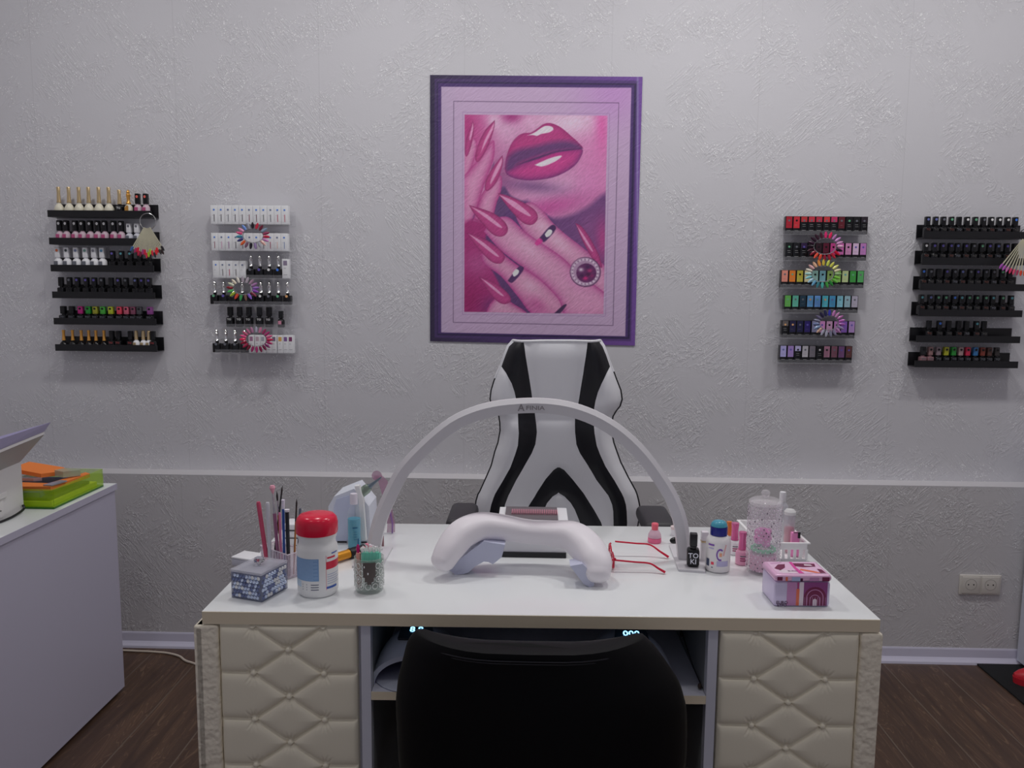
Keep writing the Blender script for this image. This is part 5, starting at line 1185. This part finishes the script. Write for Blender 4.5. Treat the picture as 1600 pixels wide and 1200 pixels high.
# ------------------------------------------------------------------ gaming style chair
cwh = M('chair_white_leather', (190, 190, 194), .38); cbk = M('chair_black_leather', (14, 14, 20), .4); fine_leather(cwh, 300, .05); fine_leather(cbk, 300, .08)
cdk = M('chair_dark_plastic', (44, 42, 46), .5)
YC = 2.40
rowsc = [ # y, outline L, oL, iL, vo L, vi L, vi R, vo R, iR, oR, outline R  (surveyed on the photo)
 (64, 690, 700, 738, 893, 893, 893, 893, 1021, 1072, 1082), (90, 668, 672, 742, 893, 893, 893, 893, 1018, 1090, 1098), (130, 652, 656, 747, 893, 893, 893, 893, 1013, 1107, 1112),
 (180, 634, 638, 755, 893, 893, 893, 893, 1006, 1124, 1130), (205, 622, 660, 759, 893, 893, 893, 893, 1003, 1106, 1141), (250, 604, 685, 766, 893, 893, 893, 893, 996, 1083, 1158), (290, 592, 698, 772, 893, 893, 893, 893, 990, 1067, 1174), (330, 587, 706, 777, 893, 893, 893, 893, 984, 1057, 1180),
 (360, 594, 710, 782, 893, 893, 893, 893, 979, 1052, 1172), (385, 612, 712, 787, 893, 893, 893, 893, 972, 1050, 1155), (410, 626, 713, 790, 893, 893, 893, 893, 968, 1049, 1141), (440, 631, 714, 794, 893, 893, 893, 893, 967, 1050, 1134), (475, 632, 716, 797, 893, 893, 893, 893, 968, 1053, 1133), (530, 622, 712, 790, 893, 893, 893, 893, 974, 1063, 1144),
 (570, 608, 700, 774, 894, 894, 894, 894, 990, 1078, 1158), (625, 594, 680, 742, 894, 894, 894, 894, 1026, 1103, 1178), (636, 591, 675, 736, 890, 894, 894, 899, 1032, 1110, 1184), (648, 586, 668, 729, 872, 894, 894, 920, 1040, 1117, 1190), (690, 568, 645, 704, 836, 894, 894, 957, 1064, 1144, 1211), (750, 541, 610, 674, 798, 894, 894, 1004, 1110, 1178, 1244), (757, 538, 607, 670, 794, 889, 901, 1009, 1116, 1181, 1247), (770, 530, 602, 665, 787, 868, 922, 1017, 1122, 1187, 1252),
 (800, 521, 592, 654, 768, 843, 950, 1036, 1134, 1196, 1260), (830, 517, 586, 649, 750, 830, 968, 1055, 1139, 1200, 1266), (885, 518, 580, 645, 722, 812, 990, 1086, 1141, 1203, 1262), (960, 530, 580, 645, 690, 790, 1010, 1110, 1141, 1200, 1250), (1060, 560, 590, 650, 670, 770, 1030, 1120, 1138, 1190, 1225)]
t = thing('gaming_chair', 'white and black striped racing style chair behind the desk', 'chair', (.08, YC, 0))
sub = [1, 3, 3, 4, 3, 4, 3, 3]   # unused widths
cols = None; grid = []; matid = []
bounds_mat = [cwh, cbk, cwh, cbk, cwh, cbk, cwh, cbk, cwh]
dens = [4, 4, 5, 4, 3, 4, 5, 4, 4]
rr_ = []
for i in range(len(rowsc)-1):
    a_, b_ = rowsc[i], rowsc[i+1]; st = max(1, int((b_[0]-a_[0])/14))
    for k in range(st): rr_.append(tuple(a_[j]+(b_[j]-a_[j])*k/st for j in range(11)))
rr_.append(tuple(map(float, rowsc[-1])))
nr = len(rr_); vs = []; fs = []; mi = []
for ri, r in enumerate(rr_):
    y = r[0]; bd = [r[1]]+list(r[2:5])+[r[5], r[6]]+list(r[7:10])+[r[10]]
    cx = (r[1]+r[10])/2; hw = (r[10]-r[1])/2; top_e = min(1, (ri+.3)/4.)
    line_ = []
    for si in range(9):
        for k in range(dens[si]+(1 if si == 8 else 0)):
            x = bd[si]+(bd[si+1]-bd[si])*k/dens[si]; u = abs(x-cx)/hw
            roundv = .035*(1-math.sqrt(max(0, 1-max(0, (u-.80)/.20)**2)))          # edge rounding
            bol = -.022*math.exp(-((u-.72)/.22)**2)                                # side bolsters stand forward
            if 340 < y < 470: pinch = .010*math.exp(-((y-400)/26)**2)
            else: pinch = 0
            groove = 0
            for gb in bd[1:-1]:
                if 2 < abs(gb-893) : groove = max(groove, .0035*math.exp(-((x-gb)/5)**2))
            topr = .02*(1-math.sqrt(max(0, 1-(1-top_e)**2)))
            line_.append(on(x/2.857+560, y/2.857+510, YC)+Vector((0, roundv+bol+pinch+groove+topr+.06*((y-64)/1000-.3), 0)))
    vs.append(line_)
nc = len(vs[0]); s = MB()
flat = [p for l_ in vs for p in l_]
cm = []
for si in range(9): cm += [si]*dens[si]
for key in (cwh, cbk):
    s.m(key); F = []
    for i in range(nr-1):
        for j in range(nc-1):
            ym = (rr_[i][0]+rr_[i+1][0])/2; mt_ = bounds_mat[cm[j]]
            if cm[j] in (3, 5) and ym < 632: mt_ = cwh
            if mt_ is key: F.append((i*nc+j, (i+1)*nc+j, (i+1)*nc+j+1, i*nc+j+1))
    s.add(flat, F)
back_o = s.build('backrest_pad', t, True)
sh = MB().m(cdk)      # rear shell
bvs = []
for i in range(nr):
    for j in range(nc):
        p = vs[i][j]; u = abs(j/(nc-1)-.5)*2; bvs.append(Vector((p.x+( -.002 if j == 0 else .002 if j == nc-1 else 0), vs[i][0].y+.004+.045*(1-u**4) if 0 < j < nc-1 else p.y+.002, p.z)))
sh.add(bvs, [(i*nc+j, i*nc+j+1, (i+1)*nc+j+1, (i+1)*nc+j) for i in range(nr-1) for j in range(nc-1)]); sh.build('rear_shell', t, True)
MB().m(cbk).tube([vs[i][0]+Vector((-.0005, .001, 0)) for i in range(9, nr)], .003, 6).build('piping', t, True); MB().m(cbk).tube([vs[i][-1]+Vector((.0005, .001, 0)) for i in range(7, nr)], .0034, 6).build('piping', t, True)
tp = MB().m(cwh); tp.tube([vs[i][0] for i in range(9, -1, -1)]+[vs[0][j] for j in range(1, nc-1)]+[vs[i][-1] for i in range(0, 8)], .0042, 8); tp.build('top_piping', t, True)
for sx_, (x0, x1) in ((0, (-.228, -.150)), (1, (.298, .386))):
    a_ = MB().m(cdk); a_.box(x0, x1, 2.08, 2.27, .700, .742, .018); ar = a_.build('armrest_pad', t, True)
    a_ = MB().m(cdk); xm = (x0+x1)/2; a_.box(xm-.02, xm+.02, 2.15, 2.21, .47, .6995, .006); a_.build('armrest_post', t, True)
s = MB().m(cwh).box(-.14, .30, 2.07, 2.40, .44, .53, .035); s.build('seat', t, True)
s = MB().m(cdk).box(-.06, .22, 2.12, 2.36, .405, .4395, .01).tube([(.08, 2.24, .404), (.08, 2.24, .11)], .028, 16); s.build('gas_column', t, True)
s = MB().m(cdk)
for k in range(5):
    a_ = 2*math.pi*k/5+.3; s.tube([(.08, 2.24, .105), (.08+.28*math.cos(a_), 2.24+.28*math.sin(a_), .075)], .02, 8, rs=[.026, .016])
s.build('star_base', t, True)
for k in range(5):
    MB().m(blk).lathe([(.012, -.02), (.027, -.018), (.028, 0), (.027, .018), (.012, .02)], 16).build('caster', t)
_cs = [o for o in t.children if o.name.startswith('caster')]
for k, o in enumerate(_cs):
    a_ = 2*math.pi*k/5+.3; o.rotation_euler = (math.pi/2, 0, a_); o.location = (.28*math.cos(a_), 2.24-YC+.28*math.sin(a_), .0285)

# ------------------------------------------------------------------ black client chair in front
YF = 1.25
blf = M('black_faux_leather', (7, 7, 9), .5, spec=.16); fine_leather(blf, 240, .10)
t = thing('client_chair', 'black leatherette chair with its back to the viewer before the desk', 'chair', (.02, YF+.2, 0))
prow = [(985, 648, 1008), (992, 641, 1016), (1005, 634, 1028), (1028, 628, 1045), (1056, 621, 1063), (1080, 618, 1071), (1104, 616.5, 1075.5), (1160, 619, 1076), (1200, 622, 1070)]
rl = []
for (y, a_, b_) in prow:
    A_ = on(a_, y, YF+.07); B_ = on(b_, y, YF+.07); rl.append((A_.z*.5+B_.z*.5-.0100, A_.x, B_.x))
rl += [(.56, -.222, .250), (.50, -.205, .23), (.43, -.18, .20)]
rl = spline(rl, 3)
s = MB().m(blf); NB = 40; vs = []
def section(z, xl, xr, k, ztop):
    o_ = []; cx, hw = (xl+xr)/2, (xr-xl)/2
    for q in range(NB):
        a_ = 2*math.pi*q/NB; ca_, sa_ = math.cos(a_), math.sin(a_)
        u = math.copysign(abs(ca_)**.55, ca_); v = math.copysign(abs(sa_)**.8, sa_)
        x = cx+hw*u; y = YF+.028+.026*v*k+.055*abs(u)**2.4-.02*(1-u*u)
        dip = .0075*math.exp(-(u/.55)**2)*max(0, 1-(ztop-z)/.05)
        o_.append(Vector((x, y, z+dip)))
    return o_
zt_ = rl[0][0]
secs = [section(zt_+.003, rl[0][1]+.012, rl[0][2]-.012, .35, zt_), section(zt_+.0015, rl[0][1]+.004, rl[0][2]-.004, .75, zt_)]+[section(z, a_, b_, 1, zt_) for z, a_, b_ in rl]
s.add([p for r_ in secs for p in r_], [(i*NB+k, i*NB+(k+1) % NB, (i+1)*NB+(k+1) % NB, (i+1)*NB+k) for i in range(len(secs)-1) for k in range(NB)]+[tuple(reversed(range(NB))), tuple((len(secs)-1)*NB+k for k in range(NB))])
bk = s.build('backrest', t, True)
sm_ = MB().m(M('black_piping', (22, 22, 27), .35))
for dz_, rr in ((-.011, .0014), (-.015, .0010)):
    pts_ = []
    xl, xr = rl[2][1]+.004, rl[2][2]-.004; cx, hw = (xl+xr)/2, (xr-xl)/2
    for q in range(29):
        a_ = math.pi+math.pi*(q+1)/30; ca_, sa_ = math.cos(a_), math.sin(a_); u = math.copysign(abs(ca_)**.55, ca_); v = -abs(sa_)**.8
        pts_.append((cx+hw*u, YF+.028+.026*v+.055*abs(u)**2.4-.02*(1-u*u)-.0022, zt_+dz_+.0075*math.exp(-(u/.55)**2)))
    sm_.tube(pts_, rr, 6)
o = sm_.build('seam', None); 
for v in o.data.vertices: v.co -= t.location
o.parent = bk
MB().m(blf).box(-.22, .25, YF+.06, YF+.44, .385, .455, .03).build('seat', t, True)
s = MB().m(blk); s.box(-.08, .12, YF+.12, YF+.32, .360, .3845).tube([(.02, YF+.22, .359), (.02, YF+.22, .03)], .025, 16); s.lathe([(.21, 0), (.21, .008), (.10, .022), (.03, .03)], 40, (.02, YF+.22, 0)); s.build('pedestal_base', t, True)

# ------------------------------------------------------------------ left cabinet and what stands on it
cabw = M('cabinet_side', (158, 156, 172), .45); cabt = M('cabinet_top', (196, 208, 208), .25)
t = thing('white_cabinet', 'low white cabinet along the left edge with a printer on top', 'cabinet', (-1.75, 1.8, 0))
ZC = .708
MB().m(cabw).box(-2.15, -1.358, 1.05, 2.546, .012, ZC-.0205).m(blk).box(-2.13, -1.375, 1.07, 2.52, 0, .012).build('carcass', t, True)
MB().m(cabt).box(-2.155, -1.353, 1.045, 2.55, ZC-.0005, ZC).m(cabw).box(-2.155, -1.352, 1.045, 2.551, ZC-.02, ZC-.0005, .0).build('top_board', t, True)
# printer
pw1 = M('printer_white', (186, 184, 184), .45); pg1 = M('printer_grey', (150, 148, 148), .45); plil = M('printer_lilac', (150, 145, 175), .4)
t = thing('printer', 'grey white printer with flared paper tray at the left edge on cabinet', 'printer', (-1.56, 2.14, ZC))
MB().m(pg1).box(-1.72, -1.452, 2.03, 2.205, ZC+.002, ZC+.125, .006).m(pw1).box(-1.455, -1.444, 2.02, 2.213, ZC+.001, ZC+.145, .004).build('body', t, True)
MB().m(pw1).box(-1.4435, -1.441, 2.03, 2.12, ZC+.010, ZC+.055, .001).box(-1.4435, -1.439, 2.03, 2.135, ZC+.062, ZC+.078, .001).m(blk).box(-1.4408, -1.4402, 2.105, 2.108, ZC+.028, ZC+.032).build('side_latch', t, True)
hop = [on(0, 752, 2.10), on(27, 743, 2.14), on(47, 715, 2.17), on(66, 680, 2.19), on(0, 701, 2.10)]
def Pp(px, py, Y): return on(px, py, Y)
# flared hopper: bottom rim on the body, top rim leaning out
bt = [Vector((-1.72, 2.02, ZC+.125)), Vector((-1.452, 2.02, ZC+.125)), Vector((-1.452, 2.205, ZC+.135)), Vector((-1.72, 2.205, ZC+.135))]
r1 = Pp(66, 680, 2.21); r2 = Pp(-2, 700, 2.04)
tpv = [Vector((-1.80, 2.0, r2.z-.11)), Vector((r1.x, 2.0, r2.z-.012)), Vector((r1.x, 2.22, r1.z)), Vector((-1.80, 2.22, r1.z-.10))]
s = MB().m(pg1); s.add(bt+tpv, [(0, 1, 5, 4), (1, 2, 6, 5), (2, 3, 7, 6), (3, 0, 4, 7), (3, 2, 1, 0), (4, 5, 6, 7)], False); s.build('paper_tray', t, True)
up_ = Vector((0, 0, .008)); s = MB().m(pw1); s.add([v+Vector((0, 0, .0005)) for v in tpv]+[v+up_ for v in tpv], [(3, 2, 1, 0), (4, 5, 6, 7), (0, 1, 5, 4), (1, 2, 6, 5), (2, 3, 7, 6), (3, 0, 4, 7)], False); s.build('tray_rim', t, True)
q1 = Pp(78, 660, 2.23); q2 = Pp(60, 697, 2.06)
s = MB().m(plil); off = Vector((0, 0, .0085))
lo4 = [tpv[0]+off, Vector((tpv[1].x, tpv[1].y, tpv[1].z))+off, tpv[2]+off, tpv[3]+off]
qn = Pp(-2, 678.5, 2.05); hi4 = [Vector((-1.86, 2.0, qn.z-.20)), Vector((q1.x, 2.0, qn.z-.006)), Vector((q1.x, 2.235, q1.z)), Vector((-1.86, 2.235, q1.z-.20))]
s.add(lo4+hi4, [(0, 1, 5, 4), (1, 2, 6, 5), (2, 3, 7, 6), (3, 0, 4, 7), (3, 2, 1, 0), (4, 5, 6, 7)], False); s.build('document_cover', t, True)
c_ = MB().m(blk).tube(spline([(-1.70, 2.0, ZC+.006), (-1.52, 2.005, ZC+.004), (-1.45, 2.05, ZC+.004), (-1.432, 2.12, ZC+.004), (-1.434, 2.19, ZC+.010), (-1.4395, 2.20, ZC+.022)], 5), .0035, 8); c_.build('power_cord', t, True)
# green acrylic tray
ga = M('green_acrylic', (150, 185, 20), .1, alpha=.34, k=.6); gd = M('green_acrylic_base', (40, 100, 14), .15, alpha=.9, k=.8)
n1 = fl(88, 795.6, ZC); n2 = fl(152, 761, ZC)
t = thing('green_tray', 'green transparent acrylic tray of envelopes on the cabinet beside printer', 'tray', (-1.44, 2.37, ZC))
x0t, x1t, y0t, y1t = -1.56, -1.372, 2.235, 2.505
s = MB().m(gd).box(x0t, x1t, y0t, y1t, .0006+ZC, ZC+.006); s.build('tray_base', t, True)
s = MB().m(ga); hT = .058
s.box(x0t, x1t, y0t, y0t+.003, ZC+.0062, ZC+hT).box(x0t, x1t, y1t-.003, y1t, ZC+.0062, ZC+hT).box(x0t, x0t+.003, y0t+.003, y1t-.003, ZC+.0062, ZC+hT).box(x1t-.003, x1t, y0t+.003, y1t-.003, ZC+.0062, ZC+hT); s.build('tray_wall', t, True)
def slab(name, cat, label, poly, z0, z1, mat, tilt=None):
    c = sum((Vector((x, y, 0)) for x, y in poly), Vector())/len(poly); t_ = thing(name, label, cat, (c.x, c.y, z0))
    s = MB().m(mat); lo_ = []; hi_ = []
    for (x, y) in poly:
        dz = tilt(x, y) if tilt else 0; lo_.append((x, y, z0+dz)); hi_.append((x, y, z1+dz))
    n = len(poly); s.add(lo_+hi_, [tuple(reversed(range(n))), tuple(range(n, 2*n))]+[(i, (i+1) % n, (i+1) % n+n, i+n) for i in range(n)], False); s.build('sheet' if z1-z0 < .004 else 'packet', t_, True); return t_
R4p = lambda x0, x1, y0, y1: [(x0, y0), (x1, y0), (x1, y1), (x0, y1)]
slab('envelope', 'envelope', 'lime green packet lying lowest in the green tray', R4p(-1.55, -1.385, 2.245, 2.49), ZC+.0065, ZC+.020, M('lime_paper', (185, 205, 60), .5))
slab('envelope', 'envelope', 'dark green pouch on the lime packet in the green tray', R4p(-1.548, -1.392, 2.25, 2.46), ZC+.0205, ZC+.030, M('dark_pouch', (40, 52, 30), .5))
slab('envelope', 'envelope', 'blue folded pouch under the orange strip in the green tray', R4p(-1.55, -1.42, 2.25, 2.44), ZC+.0305, ZC+.045, M('blue_pouch', (42, 48, 100), .5))
slab('orange_strap', 'strap', 'long orange strip lying across the green tray', [(-1.555, 2.26), (-1.40, 2.27), (-1.378, 2.44), (-1.40, 2.455), (-1.43, 2.31), (-1.555, 2.32)], ZC+.0455, ZC+.058, M('orange_fabric', (205, 110, 50), .6))
slab('orange_strap', 'strap', 'orange folded strap rising beside the printer on the green tray', [(-1.555, 2.33), (-1.47, 2.34), (-1.43, 2.42), (-1.46, 2.44), (-1.555, 2.42)], ZC+.060, ZC+.072, M('orange_fabric'), lambda x, y: max(0, -(x+1.44))*.22)
slab('silver_buckle', 'buckle', 'silver buckle lying on the orange strap in the green tray', [(-1.535, 2.325), (-1.485, 2.325), (-1.465, 2.335), (-1.49, 2.345), (-1.53, 2.34)], ZC+.0585, ZC+.068, M('buckle_metal', (150, 150, 165), .3, .6))
slab('silver_buckle', 'buckle', 'silver buckle at right end of the orange strip in tray', [(-1.425, 2.275), (-1.398, 2.272), (-1.386, 2.33), (-1.410, 2.335)], ZC+.0585, ZC+.062, M('buckle_metal'))
slab('plastic_sleeve', 'sleeve', 'clear grey plastic sleeve standing up in the green tray', [(-1.44, 2.36), (-1.415, 2.36), (-1.385, 2.40), (-1.395, 2.42), (-1.43, 2.40)], ZC+.060, ZC+.078, M('grey_sleeve', (150, 155, 135), .2, alpha=.6), lambda x, y: max(0, -(x+1.40))*.2)

# ------------------------------------------------------------------ floor cable, socket, mat, slipper, right unit
cb = [(-1.60, 2.83, .004), (-1.498, 2.827, .004), (-1.451, 2.824, .004), (-1.40, 2.822, .004), (-1.334, 2.813, .004), (-1.28, 2.79, .004), (-1.242, 2.756, .004), (-1.188, 2.728, .004), (-1.0, 2.62, .004), (-.7, 2.45, .004), (-.5, 2.2, .004)]
o = MB().m(M('cable_beige', (170, 160, 148), .5)).tube(spline(cb, 6), .004, 8).build('power_cable', None)
tag(o, 'beige power cable on the floor between the cabinet and the desk', 'cable')
s0 = on(1499, 897, YL); s1 = on(1561, 929, YL)
t = thing('wall_socket', 'white double power socket low on the wall at right', 'socket', ((s0.x+s1.x)/2, YL, (s0.z+s1.z)/2))
sw = (s1.x-s0.x)/2; shh = (s0.z-s1.z)/2; sk_ = M('socket_white', (176, 172, 166), .4)
MB().m(sk_).box(-sw, sw, -.008, -.0003, -shh, shh, .003).build('frame', t)
for sg in (-1, 1):
    s = MB().m(sk_); cx = sg*sw*.47
    s.box(cx-.031, cx+.031, -.0105, -.0082, -.031, .031, .001)
    o1 = s.build('socket_insert', t)
    s = MB().m(M('socket_shadow', (126, 122, 118), .5))
    vs = []; n = 28
    for (r, y) in ((.0205, -.0108), (.0195, -.0108), (.019, -.0095), (.001, -.0095)): vs += [(cx+r*math.cos(2*math.pi*k/n), y, .002+r*math.sin(2*math.pi*k/n)) for k in range(n)]
    s.add(vs, [(j*n+k, j*n+(k+1) % n, (j+1)*n+(k+1) % n, (j+1)*n+k) for j in range(3) for k in range(n)]); s.build('socket_well', o1)
    s = MB().m(blk); 
    for dx in (-.0095, .0095): s.add([(cx+dx+.0025*math.cos(2*math.pi*k/10), -.0110, .002+.0025*math.sin(2*math.pi*k/10)) for k in range(10)], [tuple(range(10))], False)
    s.build('pin_holes', o1)
o = MB().m(noise_bump(M('mat_black', (14, 15, 17), .9), 400, .5, .002)).box(1.634, 2.35, 1.7, 2.865, 0, .006, .001).build('floor_mat', None); tag(o, 'black rubber floor mat at the right edge of the floor', 'mat')
t = thing('red_slipper', 'red slipper on the black mat at the right edge', 'slipper', (1.815, 2.69, .0062), math.radians(-14))
rs = M('red_rubber', (165, 32, 44), .35)
s = MB().m(rs); n = 26; L_s = .135
outl = [(-L_s*math.cos(2*math.pi*k/n), (.047 if math.cos(2*math.pi*k/n) > 0 else .04)*math.sin(2*math.pi*k/n)) for k in range(n)]
vs = [(x, y, 0) for x, y in outl]+[(x*1.02, y*1.04, .022) for x, y in outl]; s.add(vs, [(k, (k+1) % n, (k+1) % n+n, k+n) for k in range(n)]+[tuple(range(n)), tuple(range(n, 2*n))]); s.build('sole', t)
s = MB().m(rs); G_s = []
for i in range(9):
    v = i/8; x = -.134+v*.135; w = .047*math.sqrt(max(0.02, 1-(1-v)**2.2)); h_ = .012+.048*v**.7
    G_s.append([(x, w*math.cos(math.pi*k/12), .0225+h_*math.sin(math.pi*k/12)) for k in range(13)])
s.add([p for g in G_s for p in g], [(i*13+k, i*13+k+1, (i+1)*13+k+1, (i+1)*13+k) for i in range(8) for k in range(12)]+[tuple(range(13))]); s.build('upper', t)
ux = on(1593, 990, 2.84).x+.012
t = thing('white_unit', 'white upright panel unit standing on the mat at far right edge', 'cabinet', (2.1, 2.83, .0062))
MB().m(M('unit_white', (178, 182, 194), .4)).box(ux, 2.45, 2.80, 2.865, .02, .76, .003).m(blk).box(ux+.02, 2.42, 2.81, 2.855, .0065, .0195).build('carcass', t, True)
MB().m(M('unit_white')).box(ux-.005, 2.455, 2.795, 2.868, .7605, .785, .003).build('top_board', t, True)
